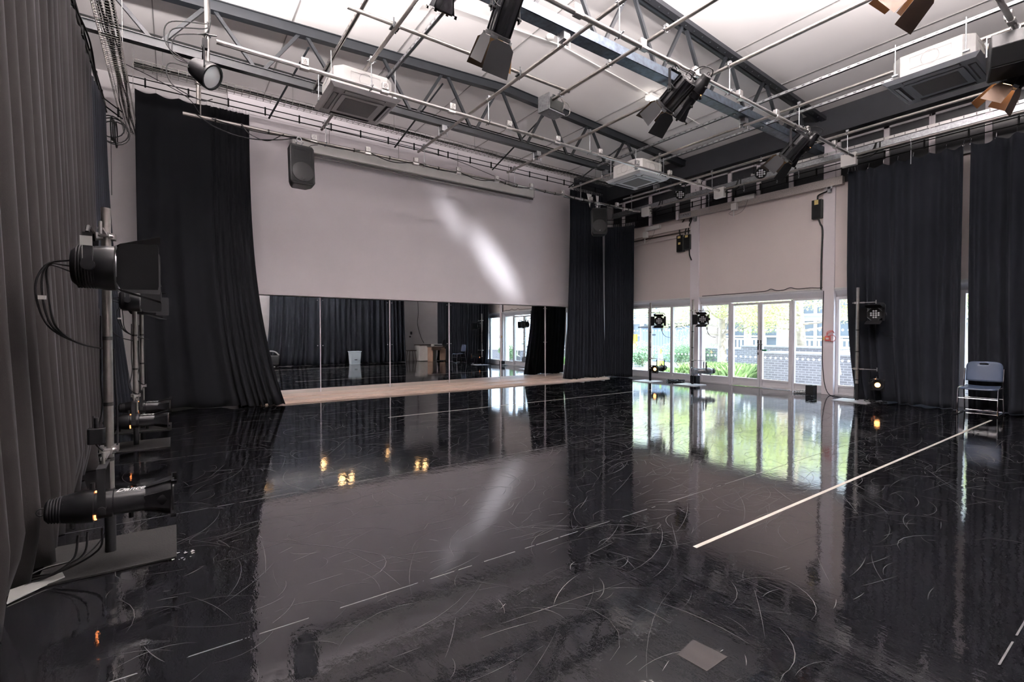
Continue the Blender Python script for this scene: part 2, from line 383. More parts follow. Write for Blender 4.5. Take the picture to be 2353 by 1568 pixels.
# glazing ---------------------------------------------------------------------
def glazing(name, y0, y1, z0, z1, fr=.05, sill=None, dots=True, x=XR+.08, kind='structure'):
    f = MB().box(x-.04,x+.04,y0,y0+fr,z0,z1).box(x-.04,x+.04,y1-fr,y1,z0,z1).box(x-.04,x+.04,y0+fr,y1-fr,z1-fr,z1)
    zs = z0 if sill is None else sill
    f.box(x-.04,x+.04,y0+fr,y1-fr,zs,zs+fr*.8)
    if sill is not None:
        f.box(x-.02,x+.02,y0+fr,y1-fr,z0,zs); f.box(x-.04,x+.04,y0+fr,y1-fr,z0,z0+.05)
    o = f.build(name, 'frame', bevel=.004); o['kind'] = kind
    g = MB().box(x-.004,x+.004,y0+fr,y1-fr,zs+fr*.8,z1-fr).build('pane', 'glass', o, smooth=False)
    if dots:
        d = MB(); n = max(2, int(round((y1-y0-2*fr)/.115)))
        for zz in (.74, 1.40):
            for k in range(n):
                y = y0+fr+(k+.5)*(y1-y0-2*fr)/n
                d.add([(x-.007,y+.027*math.cos(q*PI/7),zz+.027*math.sin(q*PI/7)) for q in range(14)], [tuple(range(14))])
        add_pattern(g, d, 'dotm')
    return o
glazing('window_2', 6.86, 7.71, 0, ZL+.01, .05, .17)
d1 = glazing('door_1', 6.10, 6.83, .01, ZL-.02, .055, .17)
d2 = glazing('door_2', 5.37, 6.09, .01, ZL-.02, .055, .17)
glazing('window_3', 4.69, 5.34, 0, ZL+.01, .04, .15)
glazing('window_4', 7.97, 8.63, 0, ZL+.01, .045, .16)
glazing('window_5', 8.63, 9.42, 0, ZL+.01, .045, .16)
glazing('window_6', 9.42, 10.25, 0, ZL+.01, .045, .16)
glazing('window_7', 3.5, 4.46, 0, ZL+.01, .06, .17)
glazing('window_8', 2.45, 3.5, 0, ZL+.01, .06, .17)
glazing('window_9', 1.43, 2.45, 0, ZL+.01, .06, .17)
glazing('window_10', .2, 1.18, 0, ZL+.01, .06, .17)
struct(MB().box(XR+.06, XR+.2, 10.25, YB, 0, ZL+.05).box(XR+.06,XR+.2,Y0,.2,0,ZL+.05).box(XR+.02,XR+.13,5.34,5.37,0,ZL).box(XR+.02,XR+.13,6.83,6.86,0,ZL).build('trim_14', 'frame'))
x = XR+.035
h = MB().box(x-.008,x+.004,6.115,6.145,.92,1.16).tube([(x-.004,6.13,1.06),(x-.05,6.13,1.06),(x-.055,6.0,1.06)],.009,8)
h.build('door_handle', 'chrome', d1)
MB().box(x-.008,x+.004,6.115,6.145,.80,.86).build('door_lock', 'chrome', d1)
MB().box(x-.012,x-.006+.03,5.93,6.03,.90,.935).build('push_sign', 'green', d2)
h2 = MB().box(x-.008,x+.004,6.05,6.075,.92,1.16).build('door_plate', 'chrome', d2)

# mirrors -----------------------------------------------------------------------
tilt = -math.radians(.27)
ymir = YB-.055
jx = [1.03, 2.59, 4.15, 5.71, 7.28, 8.84, 9.86]
for i in range(6):
    a, b = jx[i]+.004, jx[i+1]-.004
    r = empty('wall_mirror', (a, ymir, .062), 0,
        ['frameless wall mirror half hidden by the left black curtain', 'frameless wall mirror showing the storage bin, second from the left',
         'frameless wall mirror showing the end of the black curtain and the white rear wall', 'frameless wall mirror showing the desk, chair and lighting pole',
         'frameless wall mirror showing the bright window and a lighting pole', 'narrow frameless wall mirror at the right end beside the curtain'][i], 'mirror', 'wall mirrors along the plinth')
    w = b-a
    p = MB().box(0,w,0,.006,0,2.035).build('mirror_panel', 'mirror', r, smooth=False)
    p.rotation_euler = (tilt, 0, 0)
    for (fx, fz) in ((.05,.05),(w-.05,.05),(.05,1.0),(w-.05,1.0),(.05,1.98),(w-.05,1.98)):
        s_ = MB().cyl((fx,-.006+.0047*fz,fz),(fx,.003+.0047*fz,fz),.011,10).build('mirror_screw', 'alub', r)
m = MB()
for xx in jx[1:-1]: m.box(xx-.0055, xx+.0055, ymir-.016, YB-.02, .062, 2.11)
struct(m.build('trim_15', 'wall'), 'white strips between the mirrors')

# projection screen case ----------------------------------------------------------
r = empty('screen_case', (2.0, 10.55, 5.05), 0, 'long white projection screen housing fixed high on the back wall', 'screen housing')
MB().prism([(0,.02),(0,.22),(.10,.26),(.22,.26),(.22,0),(.06,0)], 0, 6.15, 'x').build('housing', 'white', r)
for a_ in (-.02, 6.15): MB().prism([(-.004,.015),(-.004,.225),(.10,.268),(.224,.268),(.224,-.004),(.06,-.004)], a_, a_+.02, 'x').build('end_cap', 'acp', r)
MB().box(.0, 6.15, .03, .05, -.045, 0).build('screen_slot', 'acd', r)
for k in range(4):
    xx = .75+k*1.55
    MB().cyl((xx, .13, .26), (xx, .13, .8), .006, 6).box(xx-.12, xx+.12, .06, .16, .262, .275).build('hanger', 'wire', r)

# ------------------------------------------------------------------ roof trusses
def truss(y, round_top, label):
    r = empty('roof_truss', (5.4, y, 5.1), 0, label, 'roof truss', 'roof trusses')
    def zt(x): return 6.075-.055*abs(x-5.4)-5.1
    t = MB(); A = (-6.9, 5.65)
    if not round_top:
        for a, b in ((A[0],0),(0,A[1])): t.bar((a,0,zt(a+5.4)+.02),(b,0,zt(b+5.4)+.02),.12,.13)
        for a, b in ((A[0],0),(0,A[1])): t.bar((a,0,zt(a+5.4)+.09),(b,0,zt(b+5.4)+.09),.17,.012)
        t.build('top_chord', 'dark', r, smooth=False)
        b_ = MB().box(A[0], A[1], -.05, .05, -.05, .05).box(A[0],A[1],-.07,.07,.05,.06)
        b_.build('bottom_chord', 'dark', r)
        MB().tube([(A[0],.03,.13),(A[1]-.9,.03,.13),(A[1]-.6,.2,.13)], .012, 6).build('conduit', 'rub', r)
    else:
        for a, b in ((A[0],0),(0,A[1])): t.cyl((a,.05,zt(a+5.4)+.05),(b,.05,zt(b+5.4)+.05),.075,16)
        t.build('top_chord', 'dark', r)
        u = MB()
        for a, b in ((A[0],0),(0,A[1])): u.bar((a,-.07,zt(a+5.4)),(b,-.07,zt(b+5.4)),.10,.07)
        ta = u.build('top_angle', 'beam', r, smooth=False)
        bt = MB()
        for k in range(60):
            xx = A[0]+.1+k*.21; bt.cyl((xx,-.07,zt(xx+5.4)-.05),(xx,-.07,zt(xx+5.4)-.03),.012,6)
        add_pattern(ta, bt, 'dark')
        b_ = MB().box(A[0], A[1], -.09, .09, -.04, -.034).box(A[0],A[1],-.09,-.082,-.04,.09).box(A[0],A[1],.082,.09,-.04,.09)
        b_.build('bottom_chord', mat('blue_grey_galvanised_channel', (.10,.125,.16), .38, metal=.6, cvar=.35, cscale=14), r, smooth=False)
    for k in range(-1, 10):
        xt = .45+1.195*k-5.4
        if xt > 5.6: continue
        for s in (-1, 1):
            a = (xt+s*.06, 0, zt(xt+5.4)-.03); b = (xt+s*.56, 0, .03)
            if b[0] < A[1]-.05 and b[0] > A[0]: MB().bar(a, b, .045, .045).build('web_strut', 'dark', r, smooth=False)
    return r
truss(7.85, False, 'dark steel roof truss with square webs nearer the mirror wall')
truss(4.57, True, 'dark steel roof truss with round top tube and galvanised bottom channel')

# ------------------------------------------------------------------ grid pipes running away from the camera
def clampmb(m, x, y, z, r=.045):
    m.torus((x,y,z), r, .008, 'y', 12, 5); m.box(x-.02,x+.02,y-.022,y+.022,z+r-.006,z+r+.03)
    m.cyl((x+r,y,z),(x+r+.035,y,z+.01),.008,6); m.cyl((x-r,y,z),(x-r-.03,y,z-.012),.008,6)
grid = ((2.17,'end nearest the left speaker','left of the left air unit'),(4.0,'',''),(6.15,'',''),(8.12,'',''),(9.95,'',''))
labs = ['long scaffold tube crossing the ceiling behind the left ceiling air unit', 'long scaffold tube crossing the ceiling, second from the left, right of the left air unit',
        'long scaffold tube crossing the ceiling right of the projector', 'long scaffold tube crossing the ceiling above the middle air unit',
        'long scaffold tube crossing near the window wall, carrying the round lens lamps']
for (x, _, _), lb in zip(grid, labs):
    r = empty('grid_tube', (x, 0, 4.93), 0, lb, 'scaffold tube', 'scaffold tubes crossing the ceiling')
    MB().cyl((0,.2,0),(0,8.93,0),.024,12).build('tube', 'alu', r)
    for y in (8.65, 7.85, 6.32, 4.57, 3.66, 1.15):
        m = MB(); clampmb(m, 0, y, 0, .03)
        if y in (7.85, 4.57): m.box(-.05,.05,y-.06,y+.06,.03,.13).cyl((-.07,y+.03,-.05),(-.07,y+.03,.16),.007,6).cyl((.07,y-.03,-.05),(.07,y-.03,.16),.007,6)
        m.build('clamp', 'galv', r)
r = empty('grid_tube', (4.8, 0, 4.93), 0, 'scaffold tube crossing the ceiling with the projector at its far end', 'scaffold tube', 'scaffold tubes crossing the ceiling')
MB().cyl((0,.2,0),(0,5.95,0),.024,12).build('tube', 'alu', r)
for y in (4.57, 3.66, 5.55):
    m = MB(); clampmb(m, 0, y, 0, .03); m.build('clamp', 'galv', r)
r = empty('cross_tube', (1.62, 5.5, 4.985), 0, 'short scaffold tube lying crosswise over the grid, ending above the projector', 'scaffold tube')
MB().cyl((0,0,0),(3.3,0,0),.024,12).build('tube', 'alu', r)
for x in (.55, 2.38):
    m = MB(); m.torus((x,0,0),.03,.01,'x',12,5).box(x-.05,x+.05,-.05,.05,-.05,-.035).cyl((x+.03,.05,-.07),(x+.03,.05,.05),.008,6).cyl((x-.03,-.05,-.07),(x-.03,-.05,.05),.008,6)
    m.build('clamp', 'dark', r)

# slotted channels carrying the air units
def channel(x, y0, y1, z, label, m_='galv'):
    r = empty('support_channel', (x, y0, z), 0, label, 'support channel', 'slotted channels carrying the air units')
    L = y1-y0
    m = MB().box(-.02,-.016,0,L,0,.045).box(.016,.02,0,L,0,.045).box(-.02,.02,0,L,.041,.045).box(-.02,-.010,0,L,0,.004).box(.010,.02,0,L,0,.004)
    ch = m.build('channel', m_, r, smooth=False)
    k = MB(); n = int(L/.12)
    for i in range(n): k.box(-.0215,-.0195,i*.12+.03,i*.12+.07,.015,.03)
    add_pattern(ch, k, 'acd')
    for y in (4.57, 7.85):
        if y0 < y < y1: MB().box(-.035,.035,y-y0-.02,y-y0+.02,-.012,0).cyl((.03,y-y0,-.03),(.03,y-y0,.07),.006,6).cyl((-.03,y-y0,-.03),(-.03,y-y0,.07),.006,6).build('channel_clip', 'galv', r)
channel(1.80, .3, 7.95, 5.06, 'dull slotted channel left of the left air unit', 'alu')
channel(2.60, .3, 7.0, 5.06, 'bright slotted channel right of the left air unit')
channel(7.83, .3, 7.95, 5.06, 'slotted channel crossing the ceiling at left of the right air unit')
channel(8.72, .3, 6.9, 5.06, 'slotted channel crossing the ceiling nearest the perimeter beam, over the air units')

# ------------------------------------------------------------------ ceiling air units
def aircon(cx, cy, label, fascia, casing):
    r = empty('ceiling_air_unit', (cx, cy, 4.56), 0, label, 'air conditioner', 'ceiling cassette air units')
    b = .40; c = .10
    P = [(-b+c,-b),(b-c,-b),(b,-b+c),(b,b-c),(b-c,b),(-b+c,b),(-b,b-c),(-b,-b+c)]
    cs = MB().prism(P, .04, .335); cs.build('casing', casing, r, bevel=.004, smooth=False)
    # knock-out outlines on the sides
    for q_ in range(4):
        k = MB(rotm('Z', q_*PI/2))
        k.tube([(-.2,b+.001,.14),(-.02,b+.001,.14),(.2,b+.001,.14),(.2,b+.001,.28),(-.2,b+.001,.28)], .0022, 4, closed=True)
        k.tube([(.09*math.cos(t/12*2*PI),b+.002,.21+.09*math.sin(t/12*2*PI)) for t in range(12)], .0022, 4, closed=True)
        k.build('knockout_outline', 'acp', r)
    # fascia: bevelled ring around vents and the intake grille
    R = .475; f = MB()
    f.add([(-R,-R,.045),(R,-R,.045),(R,R,.045),(-R,R,.045),(-R+.05,-R+.05,0),(R-.05,-R+.05,0),(R-.05,R-.05,0),(-R+.05,R-.05,0),(-R+.02,-R+.02,.05),(R-.02,-R+.02,.05),(R-.02,R-.02,.05),(-R+.02,R-.02,.05)],
          [(0,4,5,1),(1,5,6,2),(2,6,7,3),(3,7,4,0),(4,7,6,5),(0,1,9,8),(1,2,10,9),(2,3,11,10),(3,0,8,11),(8,9,10,11)])
    f.build('fascia', fascia, r, smooth=False)
    for k in range(4):
        X = rotm('Z', k*PI/2)
        MB(X).box(-.28,.28,.325,.40,-.003,.002).build('air_slot', 'acd', r)
        MB(X @ Matrix.Translation((0,.375,-.006)) @ rotm('X', .35)).box(-.27,.27,-.028,.028,-.003,.003).build('louvre_blade', fascia, r)
    g = MB().box(-.29,.29,-.29,.29,-.012,-.003); g.build('grille_frame', fascia, r, bevel=.004)
    MB().box(-.225,.225,-.225,.225,-.014,-.011).build('intake_grille', M['grillem'], r)
    for sx in (-1, 1):
        for sy in (-1, 1):
            MB().cyl((sx*.44,sy*.34,.10),(sx*.44,sy*.34,.50),.007,8).box(sx*.44-.03*(sx>0)-.01,sx*.44+.03*(sx<0)+.01,sy*.34-.03,sy*.34+.03,.10,.115).build('drop_rod', 'galv', r)
    return r
def grille():
    m = bpy.data.materials.new('intake_grille_mesh'); m.use_nodes = True
    n = m.node_tree.nodes; l = m.node_tree.links; b = n['Principled BSDF']
    tc = n.new('ShaderNodeTexCoord')
    br = n.new('ShaderNodeTexBrick'); br.offset = 0; br.inputs['Scale'].default_value = 1; br.inputs['Brick Width'].default_value = .011; br.inputs['Row Height'].default_value = .011; br.inputs['Mortar Size'].default_value = .002
    br.inputs['Color1'].default_value = (.03,.028,.03,1); br.inputs['Color2'].default_value = (.03,.028,.03,1); br.inputs['Mortar'].default_value = (.19,.18,.18,1)
    l.new(tc.outputs['Object'], br.inputs['Vector']); l.new(br.outputs['Color'], b.inputs['Base Color']); b.inputs['Roughness'].default_value = .6
    return m
M['grillem'] = grille()
M['acpl'] = mat('pale_grey_fascia', (.55,.57,.60), .4)
M['acpb'] = mat('dark_grey_fascia', (.24,.255,.285), .45)
M['acg'] = mat('dusty_steel_casing', (.27,.27,.265), .5, cvar=.15, cscale=9)
aircon(2.17, 6.94, 'grey ceiling air unit on the left, over the hanging speaker', 'acp', 'white')
aircon(8.13, 6.92, 'pale ceiling air unit in the middle distance above the window corner', 'acpl', 'white')
ac3 = aircon(8.10, 1.95, 'large grey ceiling air unit at upper right with drain pump beside it', 'acpb', 'acg')
MB().box(.10,.34,-.56,-.41,.10,.30).cyl((.0,-.44,.2),(.0,-.66,.17),.045,12).cyl((.22,-.5,.2),(.22,-.7,.15),.03,10).build('pump_housing', mat('dusty_insulation', (.38,.34,.27), .8, cvar=.2, cscale=15), ac3)

# ------------------------------------------------------------------ lighting bars
def socket_mb():
    b = MB().box(-.045,.045,-.05,.05,-.02,.085, .012)
    return b
def lighting_bar(y, x0, x1, label, rods, boxes, mt, side=-1):
    r = empty('lighting_bar', (0, y, 4.585), 0, label, 'lighting bar', 'internally wired lighting bars')
    MB().cyl((x0,0,0),(x1,0,0),.026,14).cyl((x1,0,0),(x1+.015,0,0),.032,14).build('bar_tube', mt, r)
    for x in boxes:
        q = MB().box(x-.045,x+.045,side*.02-.03,side*.02+.03,.012,.105).box(x-.055,x+.055,-.034,.034,-.03,.012).build('socket_box', 'alub', r, bevel=.008)
        s = side
        f = MB().cyl((x,s*.05,.06),(x,s*.056,.06),.034,14).build('socket_face', 'white', q)
        hh = MB()
        for dx, dz in ((0,.014),(-.012,-.008),(.012,-.008)): hh.box(x+dx-.003,x+dx+.003,s*.056-.003,s*.056+.003,.06+dz-.005,.06+dz+.005)
        add_pattern(f, hh, 'acd')
    for x in rods:
        MB().cyl((x,0,.03),(x,0,.335),.0065,8).torus((x,0,0),.033,.008,'x',12,5).cyl((x,.03,0),(x,.07,-.02),.008,6).cyl((x,-.03,0),(x,-.07,.01),.008,6).build('drop_rod', 'galv', r)
    for x in (4.95,): MB().cyl((x-.12,0,0),(x+.12,0,0),.032,14).build('tube_joint', 'alu', r)
    return r
bx = [1.34+i*1.01 for i in range(9)]
grx = (2.17, 4.0, 6.15, 8.12, 9.95)
lighting_bar(6.32, .42, 10.2, 'lighting bar with socket boxes passing in front of the left air unit', grx, bx, 'alub')
lb = lighting_bar(8.65, .14, 10.25, 'lowest lighting bar with socket boxes carrying the two hanging speakers', grx, [1.97+i*.925 for i in range(9)], 'alu')
lighting_bar(3.66, .42, 10.2, 'lighting bar running to the right carrying the black stage lamps', grx, [2.38+i*1.012 for i in range(8)], 'alub', side=1)
lighting_bar(1.15, .42, 10.2, 'lighting bar nearest the camera carrying the lamp at the upper right corner', grx, [2.1+i*1.01 for i in range(8)], 'alub', side=1)
# draped cables and tape ties on the lowest bar
for a, b in ((.5,1.7),(1.75,2.75),(2.95,3.75),(3.9,4.7),(4.8,5.6),(5.75,6.55),(6.7,7.5),(7.6,8.6),(8.7,9.6)):
    s = rnd.uniform(.03,.10)
    MB().tube(curve_pts([(a,-.03,0),(a+(b-a)*.3,-.035,-s*.8),((a+b)/2,-.035,-s),(b-(b-a)*.3,-.03,-s*.8),(b,-.03,0)],6),.008,6).build('draped_cable', 'rub', lb)
for x in (.55,.9,1.28,2.65,3.3,4.3,5.9,6.2,7.0,7.3,7.9,8.2,8.55,9.1,9.6,9.8):
    MB().cyl((x-.012,0,0),(x+.012,0,0),.033,10).build('tape_tie', 'tape', lb)
r = tag(MB().tube(curve_pts([(.3,8.6,4.6),(.55,8.5,4.42),(.95,8.5,4.36),(1.4,8.55,4.45),(1.7,8.6,4.57)],8),.009,6).tube(curve_pts([(.9,8.62,4.6),(1.0,8.55,4.45),(1.25,8.55,4.40),(1.5,8.6,4.58)],8),.007,6).tube(curve_pts([(.35,8.62,4.62),(.2,8.7,4.85),(-.2,8.9,5.1),(-.55,9.0,5.25)],8),.006,6).build('loose_cable', 'rub'),
        'black cable sagging below the left end of the lowest lighting bar', 'cable')

# vertical drops at the left end, with flood lamp
r = empty('drop_tube', (.33, 6.28, 4.55), 0, 'vertical scaffold drop tube at the left end of a lighting bar', 'scaffold tube')
MB().cyl((0,0,-.45),(0,0,1.45),.024,12).build('tube', 'alu', r)
for z in (.05, 1.0): 
    m = MB().torus((0,0,z),.033,.010,'z',12,5).cyl((.03,-.03,z),(.09,-.05,z),.008,6).cyl((-.03,.0,z),(-.08,.02,z),.008,6); m.build('clamp', 'galv', r)
MB().tube(curve_pts([(.02,-.03,1.4),(.0,-.04,.7),(.03,-.03,.2),(-.05,-.03,-.1)],8),.008,6).build('cable', 'rub', r)
r = empty('drop_tube', (.33, 8.6, 4.72), 0, 'short vertical scaffold tube above the left end of the lowest bar', 'scaffold tube')
MB().cyl((0,0,.02),(0,0,.55),.026,12).cyl((.03,.0,-.12),(.03,.0,.3),.008,6).torus((0,0,.32),.034,.009,'z',12,5).build('tube', 'alu', r)
r = empty('flood_lamp', (.31, 6.2, 4.15), rotz if False else 0, 'black round flood lamp hanging at the left from the drop tube', 'stage lamp')
X = rotm('Z', -.6) @ rotm('Y', .55)
MB(X).lathe([(-.16,.05),(-.13,.10),(.0,.13),(.06,.14),(.09,.14),(.09,.122),(.076,.12)],20,cap=False).build('lamp_body', 'blk', r)
MB(X).lathe([(.075,.12),(.085,0.0001)],20).build('lens', 'lens', r)
MB().tube([(-.02,.15,0),(-.02,.15,.22),(-.02,0,.26),(-.02,-.15,.22),(-.02,-.15,0)],.009,6).box(-.03,.02,-.03,.03,.26,.36).build('yoke', 'blkm', r)
m = MB()
for k in range(3):
    a = .14+.03*k
    m.tube(curve_pts([(-.12,0,.05),(-.14-a,.02,.10+.05*k),(-.12-a,.02,.32+.06*k),(0,-.02,.42+.05*k),(.02,-.02,.55)],8),.006,5)
m.tube(curve_pts([(-.1,0,.02),(-.33,0,.0),(-.30,0,-.2),(-.05,0,-.3),(.06,0,-.26)],8),.006,5)
m.build('cable', 'rub', r)

# ------------------------------------------------------------------ cable baskets, curtain tracks
def basket(name, a, b, w, h, label, cables=5, pitch=.1, nl=4, mt='wire'):
    a = Vector(a); b = Vector(b); L = (b-a).length; rz = math.atan2((b-a).y, (b-a).x)
    r = empty(name, a, rz, label, 'cable basket', 'wire cable baskets')
    m = MB(); q = .0028
    for k in range(nl+1):
        y = -w/2+w*k/nl; m.box(0,L,y-q,y+q,-q,q)
    for s in (-1,1): m.box(0,L,s*w/2-q*1.5,s*w/2+q*1.5,h-q*1.5,h+q*1.5); m.box(0,L,s*w/2-q,s*w/2+q,h/2-q,h/2+q)
    n = int(L/pitch)
    for k in range(n+1):
        x = k*L/n; m.box(x-q,x+q,-w/2,w/2,-q,q); m.box(x-q,x+q,-w/2-q,-w/2+q,0,h); m.box(x-q,x+q,w/2-q,w/2+q,0,h)
    m.build('basket_wires', mt, r)
    c = MB(); rr = random.Random(L)
    for k in range(cables):
        y0 = rr.uniform(-w*.38,w*.38); pts = []
        for i in range(14): pts.append((L*i/13, max(-w*.42,min(w*.42,y0+rr.uniform(-.03,.03))), .015+rr.uniform(0,h*.5)))
        c.tube(pts, rr.uniform(.007,.014), 5)
    c.build('cable_bundle', 'rub', r)
    for k in range(int(L/1.9)+1):
        x = .35+k*1.85
        if x < L-.05: MB().cyl((x,-w/2-.02,0),(x,-w/2-.02,zc(0)-a.z-.12),.004,6).build('hanger_rod', 'wire', r)
    return r
basket('cable_basket', (-.45,9.3,5.37), (9.9,9.3,5.32), .20, .075, 'long wire cable basket running above the mirror wall', 7, .11)
basket('cable_basket', (-.58,1.5,4.80), (-.58,10.75,4.80), .19, .07, 'deep wire mesh cable basket running up the left side above the curtain', 6, .055, 5)
bk = basket('cable_basket', (11.05,.3,4.96), (11.05,1.6,4.96), .2, .1, 'wire cable basket at the upper right corner beside the speaker', 5, .06, 4)
def track(name, pts, label, gap=.10, z=0, sp=.6, offs=0):
    r = empty(name, (0,0,z), 0, label, 'curtain track', 'black wire guided curtain tracks')
    up = [(p[0],p[1],p[2]+gap) for p in pts]
    MB().tube(up, .009, 6).build('upper_rail', 'blkm', r)
    MB().tube(pts, .010, 6).build('lower_rail', 'blkm', r)
    P = [Vector(p) for p in pts]; L = [0]
    for i in range(1, len(P)): L.append(L[-1]+(P[i]-P[i-1]).length)
    d = .25
    while d < L[-1]:
        for i in range(1, len(P)):
            if L[i] >= d: break
        t = (d-L[i-1])/(L[i]-L[i-1]); p = P[i-1].lerp(P[i], t)
        MB().box(p.x-.012,p.x+.012,p.y-.012,p.y+.012,p.z-.02,p.z+gap+.02).build('track_bracket', 'blkm', r)
        d += sp
    return r
track('curtain_track', [(-.6,10.15,5.46),(1.4,10.15,5.46),(5.2,10.15,5.46)], 'double black curtain track above the left part of the mirror wall', .11)
track('curtain_track', [(5.05,10.15,5.455),(10.4,10.15,5.455)], 'double black curtain track above the right part of the mirror wall', .11)
track('curtain_track', [(10.3,10.42,4.62),(10.6,10.40,4.62),(10.88,10.24,4.62),(11.1,9.95,4.62),(11.2,9.6,4.64),(11.23,9.0,4.65),(11.23,3.0,4.72),(11.23,-.9,4.72)], 'double black curtain track along the window wall with a curved corner', .12)
track('curtain_track', [(-.80,-.9,4.66),(-.80,9.2,4.66),(-.62,9.62,4.66)], 'black curtain track along the left wall', .10)
tag(MB().cyl((-.86,1.0,4.93),(-.86,9.95,4.93),.026,12).build('side_tube', 'alu'), 'scaffold tube above the curtain along the left wall', 'scaffold tube')
r = tag(MB().tube(curve_pts([(2.0,9.5,5.2),(4.3,8.8,4.93),(6.2,8.9,4.72),(8.2,9.2,4.75),(10.2,9.6,4.85)],8),.006,5).build('slack_cable', 'rub'), 'thin black cable looping slackly in front of the screen housing', 'cable')
# coil hanging at the left corner
m = MB()
for k in range(6): m.torus((-.74+.012*k, 9.35+.02*(k%3), 4.42-.02*k), .16+.012*(k%3), .009, 'x' if k % 2 else 'y', 18, 5)
for k in range(2): m.tube(curve_pts([(-.78,9.3-k*.05,4.6),(-.79,8.4-k*.1,4.62),(-.78,7.6,4.8),(-.80,6.6,4.72),(-.8,5.5,4.85)],8),.011,5)
m.cyl((-.74,9.35,3.4),(-.74,9.35,4.3),.005,5)
tag(m.build('cable_coil', 'rub'), 'coil of black cable hanging above the left curtain end', 'cable')

# ------------------------------------------------------------------ cable trunking on the window side
r = empty('trunking_run', (11.02, 0, 4.86), 0, 'long galvanised perforated cable trunking running high along the window side', 'cable trunking')
MB().box(-.03,.05,-.5,10.3,0,.10).build('trunking_body', 'galv', r, smooth=False)
MB().box(-.06,.07,-.5,10.3,-.035,-.012).build('lower_tray', 'galv', r, smooth=False)
ps = MB().box(-.032,-.028,-.5,6.0,.115,.165).build('perforated_strip', 'alub', r, smooth=False)
m = MB()
for k in range(60):
    m.cyl((-.0335,-.4+k*.16,.13),(-.030,-.4+k*.16,.13),.009,6)
    m.cyl((-.0335,-.4+k*.16,.15),(-.030,-.4+k*.16,.15),.009,6)
add_pattern(ps, m, 'acd')
tag(MB().cyl((10.88,-.4,4.80),(10.88,9.0,4.80),.022,12).build('window_side_tube', 'alu'), 'scaffold tube hung under the trunking above the window wall curtain', 'scaffold tube')
r = empty('hook_clamp', (10.88, 4.5, 4.80), 0, None)
bpy.data.objects.remove(r)
for i, y in enumerate((7.0, 5.35, 4.9, 3.0, 6.1)):
    m = MB().torus((0,0,0),.032,.009,'y',12,5).tube([(0,0,-.03),(0,0,-.10),(.015,0,-.13),(.0,0,-.17),(-.02,0,-.15)],.009,6)
    if i in (0,3): m.cyl((0,0,-.15),(0,0,-.42),.006,6)
    o = m.build('hook_clamp', 'galv'); o.location = (10.88, y, 4.80)
    tag(o, ['hook clamp with hanging strap farthest along the window side tube','hook clamp on the window side tube right below the stage lamp','small hook clamp on the tube beside the curtain end','hook clamp with hanging strap above the right curtain','hook clamp on the window side tube between the two round lens lamps'][i], 'clamp', 'hook clamps on the window side tube')
for i, (y, lb_) in enumerate(((8.95,'white junction box at the far end of the window side trunking'),(6.72,'white junction box on the trunking left of the round lens lamp'),(3.98,'white junction box at the end of the bar above the right curtain'))):
    r = empty('junction_box', (10.9, y, 4.62), 0, lb_, 'junction box', 'white junction boxes at the bar ends')
    MB().box(-.05,.06,-.13,.13,0,.24).build('box_body', 'white', r, bevel=.006)
    MB().tube(curve_pts([(.0,-.13,.18),(.02,-.25,.16),(.05,-.38,.22),(.08,-.42,.34)],6),.016,8).tube(curve_pts([(.02,-.13,.12),(.04,-.3,.09),(.08,-.46,.2),(.09,-.48,.34)],6),.012,8).build('flexible_conduit', 'rub', r)

# black power boxes on the blinds
def power_box(y0, y1, z0, z1, label, stickers, conduits):
    r = empty('power_box', (XR-.02, (y0+y1)/2, z0), 0, label, 'electrical box', 'black electrical boxes on the window wall')
    w = (y1-y0)/2; h = z1-z0
    MB().box(-.10,0,-w,w,0,h).build('box_body', 'black_box', r, bevel=.006)
    MB().box(-.106,-.10,-w+.01,w-.01,.01,h-.01).build('box_lid', 'blkm', r, bevel=.003)
    for (a, b, c, d) in stickers: MB().box(-.109,-.106,a,b,c,d).build('warning_sticker', 'yellow', r)
    for pts in conduits: MB().tube(curve_pts(pts,6),.017,8).build('conduit', 'rub', r)
power_box(8.16,8.37,3.58,4.04,'left one of the paired black boxes with two yellow stickers',[(-.03,.06,.37,.43),(-.03,.04,.2,.26)],[[(-.05,.02,.46),(-.06,.03,.62),(-.05,-.05,.8),(-.04,-.12,.9)]])
power_box(7.94,8.14,3.61,4.02,'right one of the paired black boxes beside the far pillar',[(-.04,.05,.33,.39)],[[(-.05,.08,.42),(-.06,.06,.55),(-.05,-.02,.72),(-.05,-.1,.87)],[(-.05,-.02,.42),(-.06,-.03,.6),(-.06,-.1,.75),(-.05,-.13,.86)],[(-.05,-.05,0),(-.05,-.06,-.15),(-.05,-.12,-.3)]])
power_box(4.70,4.90,3.83,4.24,'single black box with a yellow sticker near the right pillar',[(-.04,.04,.30,.40)],[[(-.05,0,.42),(-.05,-.01,.5),(-.06,-.1,.53),(-.06,-.2,.56),(-.05,-.24,.66)],[(-.05,-.02,0),(-.05,-.06,-.12),(-.06,-.11,-.28),(-.05,-.09,-.9),(-.05,-.09,-1.55)]])
